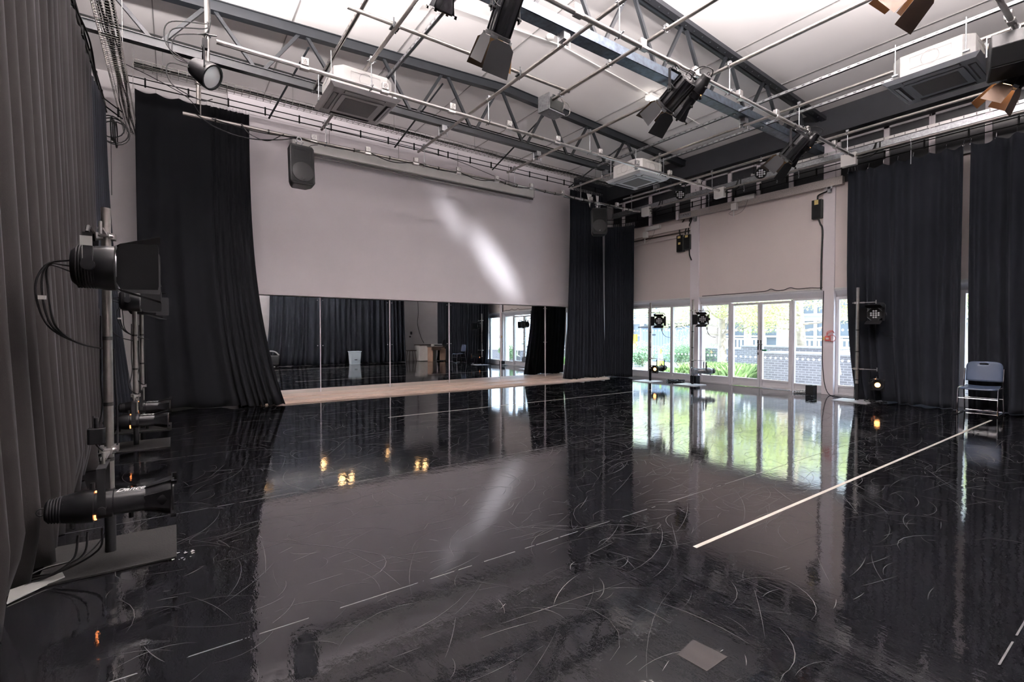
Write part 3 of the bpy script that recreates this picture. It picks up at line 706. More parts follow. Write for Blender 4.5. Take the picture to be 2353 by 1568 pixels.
# grey trunking beam over the middle blind
r = empty('trunking_beam', (XR-.14, 4.3, 4.46), 0, 'speckled grey trunking beam across the top of the middle blind', 'cable trunking')
MB().box(0,.12,0,4.0-.05,0,.17).build('trunking_body', 'osb', r)
ep = MB().box(-.004,0,3.6,3.95,.03,.14).build('end_plate', 'galv', r)
h = MB()
for k in range(3): h.cyl((-.008,3.68+k*.07,.10),(-.003,3.68+k*.07,.10),.014,8)
add_pattern(ep, h, 'acd')
for y in (.25, 3.5): MB().box(.0,.10,y-.03,y+.03,-.12,0).box(.0,.03,y-.06,y+.06,-.05,0).build('wall_bracket', 'galv', r)
r = tag(MB().tube([(XR-.06,7.98,4.12),(XR-.06,10.3,4.12)],.018,8).build('wall_conduit', 'dwood'), 'dark conduit across the top of the far blind', 'conduit')
tag(MB().box(XR-.10,XR-.02,7.99,10.3,3.98,4.03).box(XR-.10,XR-.02,7.99,10.3,4.2,4.38).build('blind_cassette', 'blind', bevel=.004), 'pale cassette box at the top of the far blind', 'blind box')
for y, z, lb_ in ((6.15,4.52,'white junction unit on the trunking beam above the doors'),(8.9,4.28,'white junction unit above the far blind')):
    r = empty('blind_motor', (XR-.18, y, z), 0, lb_, 'blind motor', 'white blind motor units')
    MB().box(-.03,.05,-.02,.48,.05,.16).build('motor_casing', 'white', r, bevel=.006)
    MB().box(-.05,.04,.42,.56,-.14,.03).build('motor_bracket', 'white', r, bevel=.004)
    MB().cyl((-.02,.5,-.3),(-.02,.5,-.14),.012,8).build('pull_rod', 'white', r)
    MB().tube(curve_pts([(-.02,.5,-.14),(-.03,.62,-.2),(-.02,.5,-.26),(-.02,.3,-.22),(-.02,.2,-.1),(0,.15,.05)],6),.003,5).build('thin_wire', 'rub', r)
# cable clipped along the blind bottom and the pillar
tag(MB().tube(curve_pts([(XR-.05,4.66,3.8),(XR-.05,4.66,2.5),(XR-.05,4.68,2.33),(XR-.05,4.95,2.335),(XR-.05,5.2,2.33),(XR-.05,5.36,2.37),(XR-.05,5.5,2.33),(XR-.05,5.66,2.325),(XR-.05,5.8,2.37),(XR-.05,5.95,2.33),(XR-.05,6.6,2.32),(XR-.05,7.6,2.315)],6),.008,6).build('wall_cable', 'rub'), 'thin black cable clipped along the bottom of the middle blind', 'cable')
tag(MB().tube(curve_pts([(XR-.07,4.66,2.25),(XR-.07,4.67,1.2),(XR-.07,4.66,.6),(XR-.10,4.6,.2),(XR-.14,4.5,.02),(XR-.3,4.3,.012),(XR-.42,3.95,.012)],8),.008,6).build('pillar_cable', 'rub'), 'thin dark cable running down the near pillar to the floor', 'cable')
# red call point
r = empty('fire_call_point', (XR-.06, 4.53, 1.16), 0, 'red fire alarm call point with a coiled cord on the near pillar', 'call point')
MB().box(-.05,0,-.02,.08,0,.11).build('call_body', 'red', r, bevel=.006)
MB().box(-.054,-.05,0,.06,.035,.075).build('call_label', 'white', r)
m = MB()
for k in range(3): m.tube(curve_pts([(-.03,.05,.11),(-.03,.02+.01*k,.17+.015*k),(-.02,-.05,.2+.015*k),(-.01,-.09,.17)],6),.005,5)
m.torus((-.015,-.045,.06),.07,.006,'x',16,5); m.build('cord', 'red', r)
MB().box(-.02,0,.08,.13,.02,.09).build('sticker', 'yellow', r)

# ------------------------------------------------------------------ curtains
def curtain(label, top, bot, z0, z1, width=.16, amp=.05, seed=1, flare_p=2.2, hooks=(), scallop=0., puddle=.06, amp_top=.35, group='black stage curtains', noise=0.0, mt='cloth'):
    rr = random.Random(seed)
    def prep(P):
        P = [Vector((*p,0)) for p in P]; L = [0]
        for i in range(1,len(P)): L.append(L[-1]+(P[i]-P[i-1]).length)
        return P, L
    PT, LT = prep(top); PB, LB = prep(bot)
    def at(P, L, s):
        d = s*L[-1]
        for i in range(1,len(P)):
            if L[i] >= d-1e-9: break
        t = (d-L[i-1])/(L[i]-L[i-1]); q = P[i-1].lerp(P[i], t); dd = (P[i]-P[i-1]).normalized()
        return q, Vector((-dd.y, dd.x, 0))
    Ln = LT[-1]
    wf = width if callable(width) else (lambda s: width)
    # irregular pleat positions
    knots = [0]; s = 0
    while s < 1: s += wf(s)*rr.uniform(.55,1.5)/Ln; knots.append(min(s,1.0001))
    amps = [rr.uniform(.5,1.25) for _ in knots]; lean = [rr.uniform(-1,1) for _ in knots]; fade = [rr.uniform(.1,.9) for _ in knots]
    def F(s, t):
        for i in range(len(knots)-1):
            if knots[i+1] >= s: break
        u = (s-knots[i])/max(knots[i+1]-knots[i],1e-6)
        sk = .28*lean[i]; u2 = u+sk*math.sin(PI*u)*.35
        a = amps[i]*(1-fade[i]*.45*(1-t))
        v = math.sin(PI*u2)**2
        return a*v*1.9-.8 + .25*lean[i]*math.sin(2*PI*u)*t*v**.5
    nu = max(40, int(Ln/.017)); nv = 34; vs = []; fs = []
    for j in range(nv+1):
        t = (j/nv)**.9
        for i in range(nu+1):
            s = i/nu
            ss = min(1, max(0, s + .003*math.sin(4*t+7*s)*t))
            a, na = at(PT, LT, s); b, nb = at(PB, LB, s); w = t**flare_p
            p = a.lerp(b, w); nn = na.lerp(nb, w)
            A = amp*(amp_top+(1-amp_top)*min(1,t*2.2))*(1+.5*t**3)
            p = p+nn*A*F(ss, t)
            zt = z0 if not callable(z0) else z0(s)
            if scallop:
                for hk in range(len(hooks)-1):
                    if hooks[hk] <= s <= hooks[hk+1]: zt -= scallop*(hooks[hk+1]-hooks[hk])*Ln*math.sin(PI*(s-hooks[hk])/(hooks[hk+1]-hooks[hk]))
            z = zt+(z1-zt)*t
            if t > .93:
                k = (t-.93)/.07; p = p+nn*puddle*k*(.6+.8*math.sin(s*Ln*5+seed)*math.sin(s*Ln*2.3+1)); z = max(.006, z+.02*k*math.sin(s*Ln*9+seed))
            if noise: p = p+nn*noise*math.sin(3.1*t*PI+s*5)*math.sin(s*11)
            vs.append((p.x,p.y,z))
    for j in range(nv):
        for i in range(nu): fs.append((j*(nu+1)+i, j*(nu+1)+i+1, (j+1)*(nu+1)+i+1, (j+1)*(nu+1)+i))
    c0 = at(PT, LT, .5)[0]
    r = empty('stage_curtain', (c0.x, c0.y, 0), 0, label, 'curtain', group)
    m = MB(); m.v = [(x-c0.x,y-c0.y,z) for x,y,z in vs]; m.f = fs
    o = m.build('cloth', mt, r, smooth=False)
    o.data.polygons.foreach_set('use_smooth', [True]*len(o.data.polygons))
    so = o.modifiers.new('thickness', 'SOLIDIFY'); so.thickness = .004
    if hooks:
        for s in hooks:
            s = min(.9995,max(.0005,s)); p, nn = at(PT, LT, s); p = p-c0
            zt = z0 if not callable(z0) else z0(s)
            d = Vector((-nn.y, nn.x, 0)); q = p + nn*amp*amp_top*F(s,0)
            h = MB(); pts = []
            for a in range(12): pts.append(q+nn*.006+d*(.013*math.cos(a/12*2*PI))+Vector((0,0,zt-.02+.013*math.sin(a/12*2*PI))))
            h.tube(pts,.004,5,closed=True); h.build('eyelet', 'chrome', r)
            MB().tube([q+Vector((0,0,zt-.01)),q+nn*.01+Vector((0,0,zt+.03)),p+Vector((0,0,zt+.075))],.004,5).build('curtain_hook', 'chrome', r)
    return r
curtain('broad warmly lit black curtain filling the left edge of the view', [(-.84,-.6),(-.84,7.75)], [(-.74,-.6),(-.68,4.0),(-.74,6.2),(-.78,7.3)], 4.60, .01, .24, .095, 3, 1.6, puddle=.09, noise=.0, mt='cloth_lit', amp_top=.75)
curtain('narrow dark curtain end at the back of the left side, flaring at its foot', [(-.84,7.7),(-.80,8.3),(-.78,9.0)], [(-.86,7.5),(-.72,8.7),(-.55,9.6)], 4.58, .01, .10, .05, 5, 2.4, puddle=.03)
def wl(s): return .30 if s < .60 else .085
def ev(n, j=0., seed=1):
    q = random.Random(seed); return [min(1,max(0,k/n+q.uniform(-j,j)/n)) for k in range(n+1)]
curtain('tall black curtain at the left end of the mirror wall', [(-.49,10.15),(.78,10.15),(1.18,10.15)], [(-.42,10.30),(.3,10.2),(1.0,9.88),(1.68,9.66)], 5.38, .01, wl, .05, 11, 3.0, hooks=[0,.17,.36,.53]+[.60+.4*k/13 for k in range(14)], scallop=.13, puddle=.03, amp_top=.30, mt='cloth_shaded')
curtain('tall black curtain at the right end of the mirror wall', [(9.10,10.15),(10.38,10.15)], [(8.76,9.99),(9.5,9.95),(10.33,9.97)], 5.36, .055, .11, .055, 21, 2.5, hooks=ev(20), scallop=.12, puddle=.03)
curtain('lower black curtain in the far right corner between mirror wall and windows', [(10.70,10.34),(10.86,10.22),(11.08,9.95),(11.17,9.60)], [(10.68,10.3),(10.84,10.15),(11.0,9.93),(11.08,9.56)], 4.53, .01, .045, .018, 31, 2.5, hooks=ev(18), scallop=.1, puddle=.02)
curtain('broad black curtain over the windows behind the nearest right lighting pole', [(11.23,4.10),(11.23,2.36)], [(11.22,3.88),(11.19,2.36)], 4.60, .01, .21, .07, 41, 4.0, amp_top=.6, hooks=[0,.03,.06,.09]+[.2+.8*k/6 for k in range(7)], scallop=.20, puddle=-.02)
curtain('black curtain at the right edge behind the blue chair', [(11.23,2.27),(11.23,-.8)], [(11.27,2.25),(11.33,1.8),(11.25,-.8)], 4.60, .01, .21, .07, 43, 3.0, amp_top=.6, hooks=ev(12,.3), scallop=.22, puddle=-.05)
curtain('black curtain along the rear seen only in the mirrors', [(9.2,-.5),(3.3,-.5)], [(9.25,-.42),(3.1,-.42)], 4.6, .01, .22, .07, 51, 2.5, puddle=.1)
track('curtain_track', [(3.1,-.5,4.68),(9.4,-.5,4.68)], 'black curtain track at the rear seen only in the mirrors', .1)

# ------------------------------------------------------------------ floor tape
for (x0,x1,y,lb_) in ((2.66,10.25,1.79,'white tape line on the floor nearest the camera'),(2.76,9.6,7.34,'thin white tape line on the floor in front of the mirrors')):
    o = MB().box(x0,x1,y-.014 if y < 3 else y-.010,y+.014 if y < 3 else y+.010,.0,.0012).build('floor_tape', 'white_tape', smooth=False); tag(o, lb_, 'tape', 'white tape lines')

o = MB().add([(*p,.001) for p in ((1.85,1.25),(1.87,1.10),(1.72,1.10),(1.71,1.23))], [(3,2,1,0)]).build('floor_patch', mat('glossy_vinyl_patch', (.05,.045,.045), .08, ior=2.3), smooth=False)
tag(o, 'small glossy square patch let into the floor near the bottom edge', 'floor patch')
# ------------------------------------------------------------------ lighting poles (booms)
def boom(x, y, h, label, plate, pr=.029):
    r = empty('lighting_pole', (x, y, 0), 0, label, 'lighting stand', 'floor standing lighting poles')
    x0, x1, y0, y1 = plate
    b = MB().box(x0,x1,y0,(y0+y1)/2,0,.014).box(x0,x1,(y0+y1)/2+.003,y1,0,.011).build('base_plate', 'plate' if x < 5 else 'platew', r, bevel=.003)
    MB().cyl((0,0,.32),(0,0,h),pr,18).build('pole', 'alu', r)
    MB().cyl((0,0,.012),(0,0,.34),pr+.004,18).build('black_socket_tube', 'blkm', r)
    for z in (h*.18,h*.27,h*.43,h*.62):
        MB().cyl((0,0,z),(0,0,z+.022),pr+.0015,18).build('tape_band', 'tape', r)
    return r
def arm(r_parent, z, ln, name='side_arm'):
    m = MB().torus((0,0,z),.034,.009,'z',14,6).box(-.045,.045,-.02,.05,z-.018,z+.018).bar((0,.09,z),(0,-ln,z),.026,.012).cyl((0,-ln,z-.03),(0,-ln,z+.04),.008,8).box(-.02,.02,-.11,-.05,z-.012,z+.012)
    return m.build(name, 'alub', r_parent)
def spin(obj): pass
def profile_lamp(loc, rz, tilt, label, lens='warm', script=False, group='profile spotlights', mt='blk', yk=.24, L=.0, cabs=True):
    """ellipsoidal profile lamp, beam along local +x, hung from loc"""
    r = empty('profile_lamp', loc, rz, label, 'stage lamp', group)
    T = Matrix.Translation((0,0,-yk)) @ rotm('Y', tilt)
    b = MB(T).lathe([(-.26,.0001),(-.26,.045),(-.25,.058),(-.20,.066),(-.185,.074),(-.10,.090),(-.06,.092),(-.055,.078),(.02,.078),(.025,.070),(.17,.070)],22)
    b.build('lamp_body', mt, r)
    # lens hood with square colour frame holder
    h = MB(T).lathe([(.165,.070),(.20,.076),(.245,.095),(.30,.098),(.30,.088),(.262,.088)],22,cap=False)
    h.build('lens_tube', mt, r)
    fr = MB(T)
    for k in range(4):
        fr.X = T @ rotm('X', k*PI/2); fr.box(.285,.292,-.105,.105,.088,.105); fr.box(.292,.312,-.105,-.085,.095,.105); fr.box(.292,.312,.085,.105,.095,.105)
        fr.add([(.16,-.03,.068),(.16,.03,.068),(.285,.055,.1),(.285,-.055,.1),(.16,-.03,.06),(.16,.03,.06),(.285,.055,.09),(.285,-.055,.09)],[(0,1,2,3),(4,7,6,5),(0,4,5,1),(1,5,6,2),(2,6,7,3),(3,7,4,0)])
    fr.build('gel_frame_holder', mt, r)
    q_ = .045 if lens == 'amber' else .086
    MB(T).lathe([(.262,.088),(.263,q_)],20).build('lens_rim', 'blkm', r)
    MB(T).lathe([(.262,q_),(.272,q_*.8),(.280,.0001)],20).build('lens', {'warm':'warm_lens','amber':'warm_lens2','clear':'lens'}[lens], r)
    for k in (3,4,5,-3): MB(T @ rotm('X', k*.32+1.2)).box(-.057,-.048,-.008,.008,.078,.082).build('vent_glow', 'glow', r)
    f = MB(T)
    for k in range(9): f.lathe([(-.245+k*.012,.0),( -.245+k*.012,.064+.002*k),(-.241+k*.012,.064+.002*k),(-.241+k*.012,0.)],20)
    f.build('cooling_fin', 'blkm', r)
    for a_, z1_, z2_ in ((-.07,.085,.125),(.10,-.065,-.10),(-.15,-.075,-.11)): MB(T).cyl((a_,0,z1_),(a_,0,z2_),.012,8).build('focus_knob', 'blkm', r)
    MB(T).torus((-.275,0,0),.02,.005,'y',10,5).build('rear_loop', 'blkm', r)
    y = MB().bar((-.02,.115,-yk-.03),(-.02,.115,-.02),.035,.008).bar((-.02,-.115,-yk-.03),(-.02,-.115,-.02),.035,.008).box(-.04,0,-.119,.119,-.024,-.016)
    y.cyl((-.02,-.13,-yk),(-.02,-.075,-yk),.018,10).cyl((-.02,.13,-yk),(-.02,.075,-yk),.018,10)
    y.build('yoke', 'blkm' if mt == 'blk' else 'galv', r)
    if script:
        for sg in (-1,):
            cu = bpy.data.curves.new('lettering', 'FONT'); cu.body = 'Dance'; cu.size = .050; cu.shear = .45; cu.extrude = .0008; cu.offset = .0006
            t = bpy.data.objects.new('lettering_tmp', cu)
            me = bpy.data.meshes.new_from_object(t); me.name = 'lettering'; bpy.data.objects.remove(t)
            me.materials.clear(); me.materials.append(M['script'])
            # bend round the barrel
            for vv in me.vertices:
                a = 1.12+vv.co.y/.072; q = .0715+vv.co.z
                p = T @ Vector((.030+vv.co.x, -q*math.cos(a), q*math.sin(a)))
                vv.co = p
            o = bpy.data.objects.new('lettering', me); col.objects.link(o); o.parent = r
    return r
def wash_lamp(loc, rz, tilt, label, doors=True, group='square lens wash lamps with barn doors'):
    r = empty('wash_lamp', loc, rz, label, 'stage lamp', group)
    yk = .22; T = Matrix.Translation((0,0,-yk)) @ rotm('Y', tilt)
    MB(T).lathe([(-.10,.0001),(-.10,.085),(-.08,.105),(.0,.118),(.05,.125),(.085,.125),(.085,.11),(.079,.11)],24,cap=False).build('lamp_body', 'blk', r)
    f = MB(T)
    for k in range(10): f.lathe([(-.075+k*.012,.0),(-.075+k*.012,.118),(-.070+k*.012,.118),(-.070+k*.012,.0)],24)
    f.build('cooling_fin', 'blkm', r)
    MB(T).lathe([(.078,.112),(.082,.0001)],24).build('face_plate', 'blkm', r)
    for rowz, xs in ((.06,(-.02,.02)),(.02,(-.06,-.02,.02,.06)),(-.02,(-.06,-.02,.02,.06)),(-.06,(-.02,.02))):
        for yy in xs:
            MB(T).add(*(lambda q: ([(p[0]+.084,p[1]+yy,p[2]+rowz) for p in q.v], q.f))(MB().lathe([(0,.017),(.006,.014),(.010,.0001)],10))).build('led_lens', 'lens', r)
    rg = MB(T)
    P = [(.125*math.cos(PI/8+k*PI/4)*1.05, .125*math.sin(PI/8+k*PI/4)*1.05) for k in range(8)]
    rg.tube([(.092,p[0],p[1]) for p in P], .006, 6, closed=True)
    rg.build('barn_door_frame', 'galv', r)
    for k in range(4):
        X = T @ rotm('X', k*PI/2) @ Matrix.Translation((.095,0,.118)) @ rotm('Y', -(1.22 if k in (1,3) else 1.0)*.32)
        w0, w1, ll = .085, .125, .20
        s = MB(X).sheet([(0,-w0,0),(.02,-w1,0),(ll,-w1,0),(ll+.005,-w1+.02,0),(ll+.005,w1-.02,0),(ll,w1,0),(.02,w1,0),(0,w0,0)], .002)
        s.build('barn_door_leaf', 'blkm', r)
    y = MB().bar((-.02,.14,-yk-.02),(-.02,.14,-.05),.04,.008).bar((-.02,-.14,-yk-.02),(-.02,-.14,-.05),.04,.008).tube([(-.02,.14,-.05),(-.02,.10,-.012),(-.02,-.10,-.012),(-.02,-.14,-.05)],.010,6)
    y.cyl((-.02,-.16,-yk),(-.02,-.12,-yk),.03,12).cyl((-.02,.16,-yk),(-.02,.12,-yk),.03,12)
    y.build('yoke', 'blk', r)
    MB().box(-.041,-.039,-.146,-.130,-.19,-.08).box(-.05,.0,-.1455,-.1445,-.12,-.07).build('id_label', 'sticker', r)
    c = MB()
    for k in range(3): c.tube(curve_pts([(-.10,.02*k-.02,-yk+.03-.03*k),(-.20,.02*k,-yk+.0),(-.245+.02*k,.03*k,-yk-.13),(-.21+.015*k,.06,-yk-.32),(-.10,.15,-yk-.42),(-.0,.29,-yk-.46)],8),.0055,6)
    c.build('cable', 'rub', r)
    MB().box(-.235,-.205,-.012,.014,-yk-.185,-yk-.165).build('cable_tag', 'white', r)
    return r
LB = [( -.33,3.80,2.10,'nearest lighting pole at the left foreground on a dark steel plate'),(-.38,7.24,2.10,'second lighting pole at the left, behind the foreground one'),(-.37,8.49,2.10,'farthest of the three lighting poles at the left')]
for i, (x, y, h, lb_) in enumerate(LB):
    b = boom(x, y, h, lb_, (-.29,.33,-.32,.27), pr=.0235)
    arm(b, .64 if i == 0 else .60, .30); arm(b, 1.93, .28)
    MB().tube(curve_pts([(.03,-.02,1.25),(.035,-.01,1.0),(.04,0,.8),(.03,-.02,.62),(-.05,-.12,.70),(-.06,-.10,.86)],8),.0055,6).tube(curve_pts([(-.03,0,1.45),(-.035,0,1.1),(-.03,0,.9),(-.05,-.02,.75)],8),.005,6).build('pole_cable', 'rub', b)
    profile_lamp((x+.02, y-.30, .63 if i == 0 else .58), 0, 0.02, ['black profile lamp lettered Dance low on the foreground left pole','black profile lamp lettered Dance low on the second left pole','black profile lamp lettered Dance low on the farthest left pole'][i], 'warm', True, 'low profile lamps on the left poles')
    wash_lamp((x-.02, y-.28, 1.93), 0 if i != 2 else -.35, 0.0, ['black wash lamp with barn doors high on the foreground left pole','black wash lamp with barn doors high on the second left pole','black wash lamp with barn doors on the farthest left pole, turned outward'][i], group='barn door wash lamps on the left poles')
    # plug box
o = MB().box(-.04,.04,-.03,.03,-.05,.04,.01).cyl((0,0,.04),(0,0,.10),.012,8).build('cable_plug', 'blk', bevel=.004); o.location = (-.37,3.62,.76)
tag(o, 'black mains plug hanging behind the foreground left pole', 'plug')
RB = [(11.02,3.84,2.23,'nearest right lighting pole in front of the black curtain'),(10.95,7.47,2.19,'right lighting pole standing against the far pillar'),(10.78,8.68,2.16,'farthest right lighting pole in front of the far windows')]
for i, (x, y, h, lb_) in enumerate(RB):
    b = boom(x, y, h, lb_, (-.40,.15,-.3,.3), pr=.027)
    arm(b, .63, .33); arm(b, 1.93-.02*i, .30)
    MB().tube(curve_pts([(.0,.035,1.5),(.0,.04,1.0),(-.0,.04,.5),(.02,.05,.03)],8),.006,6).build('pole_cable', 'rub', b)
    profile_lamp((x, y-.33, .62), PI+(.35,-.75,.12)[i], .03, ['profile lamp with small amber glow low on the nearest right pole','grey profile lamp turned sideways low on the pole by the far pillar','profile lamp with bright amber glow low on the farthest right pole'][i],
                 ('amber','clear','amber')[i], False, 'low profile lamps on the right poles', mt=('blk','galv','blk')[i], yk=.25)
    wash_lamp((x, y-.30, 1.92-.02*i), PI+(.1,.35,.55)[i], .05, ['wash lamp with visible round lenses on the nearest right pole','wash lamp with barn doors on the pole by the far pillar','wash lamp with barn doors high on the farthest right pole'][i], group='barn door wash lamps on the right poles')
# small point glows come from the lamp lenses themselves (real lamps below)

# loose cables on the floor
def pile(name, loc, R, n, label, seed, m_='rub'):
    rr = random.Random(seed); m = MB()
    for k in range(n):
        cx, cy = rr.uniform(-R*.5,R*.5), rr.uniform(-R*.8,R*.8); a = rr.uniform(0,6); q = rr.uniform(.4,1)*R*.6; pts = []
        for i in range(20): t = a+i*.42; pts.append((cx+q*math.cos(t)*(1+.15*math.sin(3*t)), cy+q*.9*math.sin(t), .01+.05*rr.random()*(.3+k/n)))
        m.tube(curve_pts(pts,3), .007, 5)
    o = m.build(name, m_); o.location = loc; tag(o, label, 'cable'); return o
pile('cable_pile', (11.25,8.1,0), .30, 8, 'tangled black cables on the floor between the two far right poles', 1)
pile('cable_pile', (11.38,5.0,0), .16, 8, 'grey cable coil on the floor beside the near pillar', 2, 'wire')
pile('cable_pile', (10.95,3.5,0), .16, 4, 'loose black cable at the foot of the nearest right pole', 3)
pile('cable_pile', (-.72,6.85,0), .16, 4, 'loose cable on the floor behind the second left pole', 4)
o = MB().box(-.09,.09,-.08,.08,0,.19).cyl((0,0,.19),(0,0,.2),.02,8).build('power_pack', 'blkm', bevel=.006); o.location=(11.4,4.83,0); tag(o,'black power supply box on the floor against the near pillar','power box','black floor power boxes')
o = MB().box(-.09,.09,-.09,.09,0,.19).build('power_pack', 'blkm', bevel=.006); o.location=(11.4,7.7,0); tag(o,'black power supply box on the floor against the far pillar','power box','black floor power boxes')
m = MB()
for k,(a,b) in enumerate((((-.44,3.5,.24),(-.66,3.5,.02)),((-.40,3.5,.25),(-.68,3.55,.02)),((-.34,3.52,.25),(-.70,3.6,.02)))):
    m = MB().tube(curve_pts([a,(a[0]-.02,a[1],a[2]-.12),((a[0]+b[0])/2,a[1]+.01,.05),b,(b[0]-.2,b[1]-.25,.012)],8),.006,6)
    tag(m.build('lamp_lead','rub'), ['grey lead dropping from the rear of the foreground left lamp','black lead curving from the middle of the foreground left lamp','black lead nearest the foreground left pole at plate level'][k],'cable','leads of the foreground profile lamp')
tag(MB().tube(curve_pts([(-.33,3.82,.33),(-.35,3.8,.14),(-.45,3.75,.03),(-.62,3.7,.02),(-.75,3.5,.012)],8),.005,6).build('thin_lead','rub'),'thin lead running from the pole foot across the steel plate','cable')
o = MB().sheet([(-.69,3.36,.008),(-.58,3.47,.012),(-.5,3.52,.02),(-.52,3.58,.03),(-.62,3.54,.02),(-.70,3.47,.03)],.006).build('tape_scrap', 'sticker'); tag(o,'crumpled pale tape scrap on the floor at the left corner','tape scrap')
m = MB(); rr = random.Random(5)
for k in range(16):
    x, y = .02+rr.uniform(-.05,.06), 3.42+rr.uniform(0,.14); q = rr.uniform(.006,.02)
    m.add([(x,y,.002),(x+q,y+q*.3,.004),(x+q*.7,y+q,.002),(x-q*.3,y+q*.6,.005)],[(0,1,2,3)])
tag(m.build('tape_flakes','sticker'),'white torn tape flakes at the corner of the foreground steel plate','debris',kind='stuff')

# ------------------------------------------------------------------ hung lamps
def fresnel(loc, rz, tilt, label, leaf='blkm', s=1., glow=True, group='hung lamps with barn doors', inner=None, open_=(.30,.30,.30,.30)):
    r = empty('fresnel_lamp', loc, rz, label, 'stage lamp', group)
    yk = .26*s; T = Matrix.Translation((0,0,-yk)) @ rotm('Y', tilt) @ Matrix.Scale(s, 4)
    P = [(.098*math.cos(PI/10+k*2*PI/10), .112*math.sin(PI/10+k*2*PI/10)) for k in range(10)]
    b = MB(T).prism(P, -.17, .17, 'x'); b.lathe([(-.20,.05),(-.17,.09)],16); b.build('lamp_body', 'blk', r, bevel=.006)
    f = MB(T)
    for k in range(8): f.X = T @ rotm('X', k*PI/4+.2); f.box(-.165,.165,-.004,.004,.100,.118)
    f.build('cooling_rib', 'blk', r)
    MB(T).tube([(-.19,.05,.03),(-.25,.045,.03),(-.25,-.045,.03),(-.19,-.05,.03)],.007,6).build('rear_handle', 'blkm', r)
    MB(T).lathe([(.165,.10),(.172,.118),(.20,.122),(.20,.108),(.173,.10)],20,cap=False).build('front_ring', 'blkm', r)
    MB(T).lathe([(.172,.1),(.182,.06),(.186,.0001)],20).build('lens', 'warm_lens' if glow else 'lens', r)
    for k in range(4): MB(T @ rotm('X', k*PI/2+PI/4)).box(.185,.215,-.03,.03,.118,.132).build('corner_clip', 'galv', r)
    for k in range(4):
        X = T @ rotm('X', k*PI/2) @ Matrix.Translation((.205,0,.115)) @ rotm('Y', -open_[k])
        wd = .125 if k % 2 == 0 else .095; ll = .27 if k % 2 == 0 else .22
        lf = MB(X).sheet([(0,-.07,0),(.04,-wd,0),(ll,-wd-.015,0),(ll,wd+.015,0),(.04,wd,0),(0,.07,0)], .002).build('barn_door_leaf', 'gold' if inner == k else leaf, r)
    y = MB().bar((0,.15*s,-yk-.04),(0,.15*s,-.03),.035,.006).bar((0,-.15*s,-yk-.04),(0,-.15*s,-.03),.035,.006).box(-.018,.018,-.153*s,.153*s,-.034,-.026)
    y.cyl((0,-.17*s,-yk),(0,-.11*s,-yk),.016,10).cyl((0,.17*s,-yk),(0,.11*s,-yk),.016,10); y.build('yoke', 'blkm', r)
    k = MB().tube([(0,0,-.03),(0,0,.0),(0,.03,.02),(0,.042,.055),(0,.02,.09),(0,-.02,.09),(0,-.042,.06)],.009,6).cyl((0,-.04,.03),(0,-.085,.03),.007,6)
    k.build('hook_clamp', 'galv', r)
    MB().tube(curve_pts([(-.15,.02,-yk+.02),(-.22,.05,-yk+.10),(-.12,.10,-.08),(-.02,.06,.04),(.08,.0,.05)],8),.0065,6).tube(curve_pts([(.0,.15,-.2),(-.05,.1,-.28),(-.08,.0,-.2),(-.05,-.1,-.24),(.02,-.15,-.2)],8),.005,6).build('cable', 'rub', r)
    return r
MY = 3.66; MZ = 4.53
fresnel((2.50,MY,MZ), PI/2+.06, .93, 'large black stage lamp with barn doors, one leaf cream, hanging at the top centre', inner=1, open_=(.12,.30,.14,.12), s=1.05)
fresnel((5.02,MY,MZ), PI/2+.05, .58, 'large black stage lamp with barn doors right of centre under the bar', open_=(.12,.12,.22,.14), s=1.05)
fresnel((8.00,MY,MZ), PI/2+.05, .74, 'black stage lamp with barn doors at the right end of the bar', open_=(.12,.25,.16,.12), s=1.05)
fresnel((4.95,1.15,MZ), PI/2-.1, .60, 'lamp with brown lit barn door cut off by the top edge at the upper right', leaf='bleaf', open_=(.2,.25,.2,.25))
fresnel((7.75,1.15,MZ), PI/2, .95, 'lamp with glowing barn doors at the right edge of the picture', leaf='bleaf', open_=(.25,.35,.25,.35), s=.95)
def hung_profile(loc, rz, tilt, label):
    r = profile_lamp(loc, rz, tilt, label, 'warm', False, 'hung profile lamps', yk=.22)
    MB().tube([(-.02,0,-.02),(-.02,0,.01),(-.02,.03,.03),(-.02,.042,.06),(-.02,.02,.095),(-.02,-.02,.095)],.009,6).build('hook_clamp', 'galv', r)
    MB().tube(curve_pts([(-.25,0,-.1),(-.3,.06,-.05),(-.2,.1,.02),(-.05,.05,.05)],8),.006,6).build('cable', 'rub', r)
    return r
hung_profile((1.94,MY,MZ+.08), PI/2, .95, 'slim black profile lamp hanging at the top left of centre')
hung_profile((5.34,MY,MZ), PI/2, .70, 'slim black profile lamp hanging right beside a large barn door lamp')
hung_profile((8.28,MY,MZ), PI/2, .70, 'slim black profile lamp hanging behind the lamp at the right end of the bar')

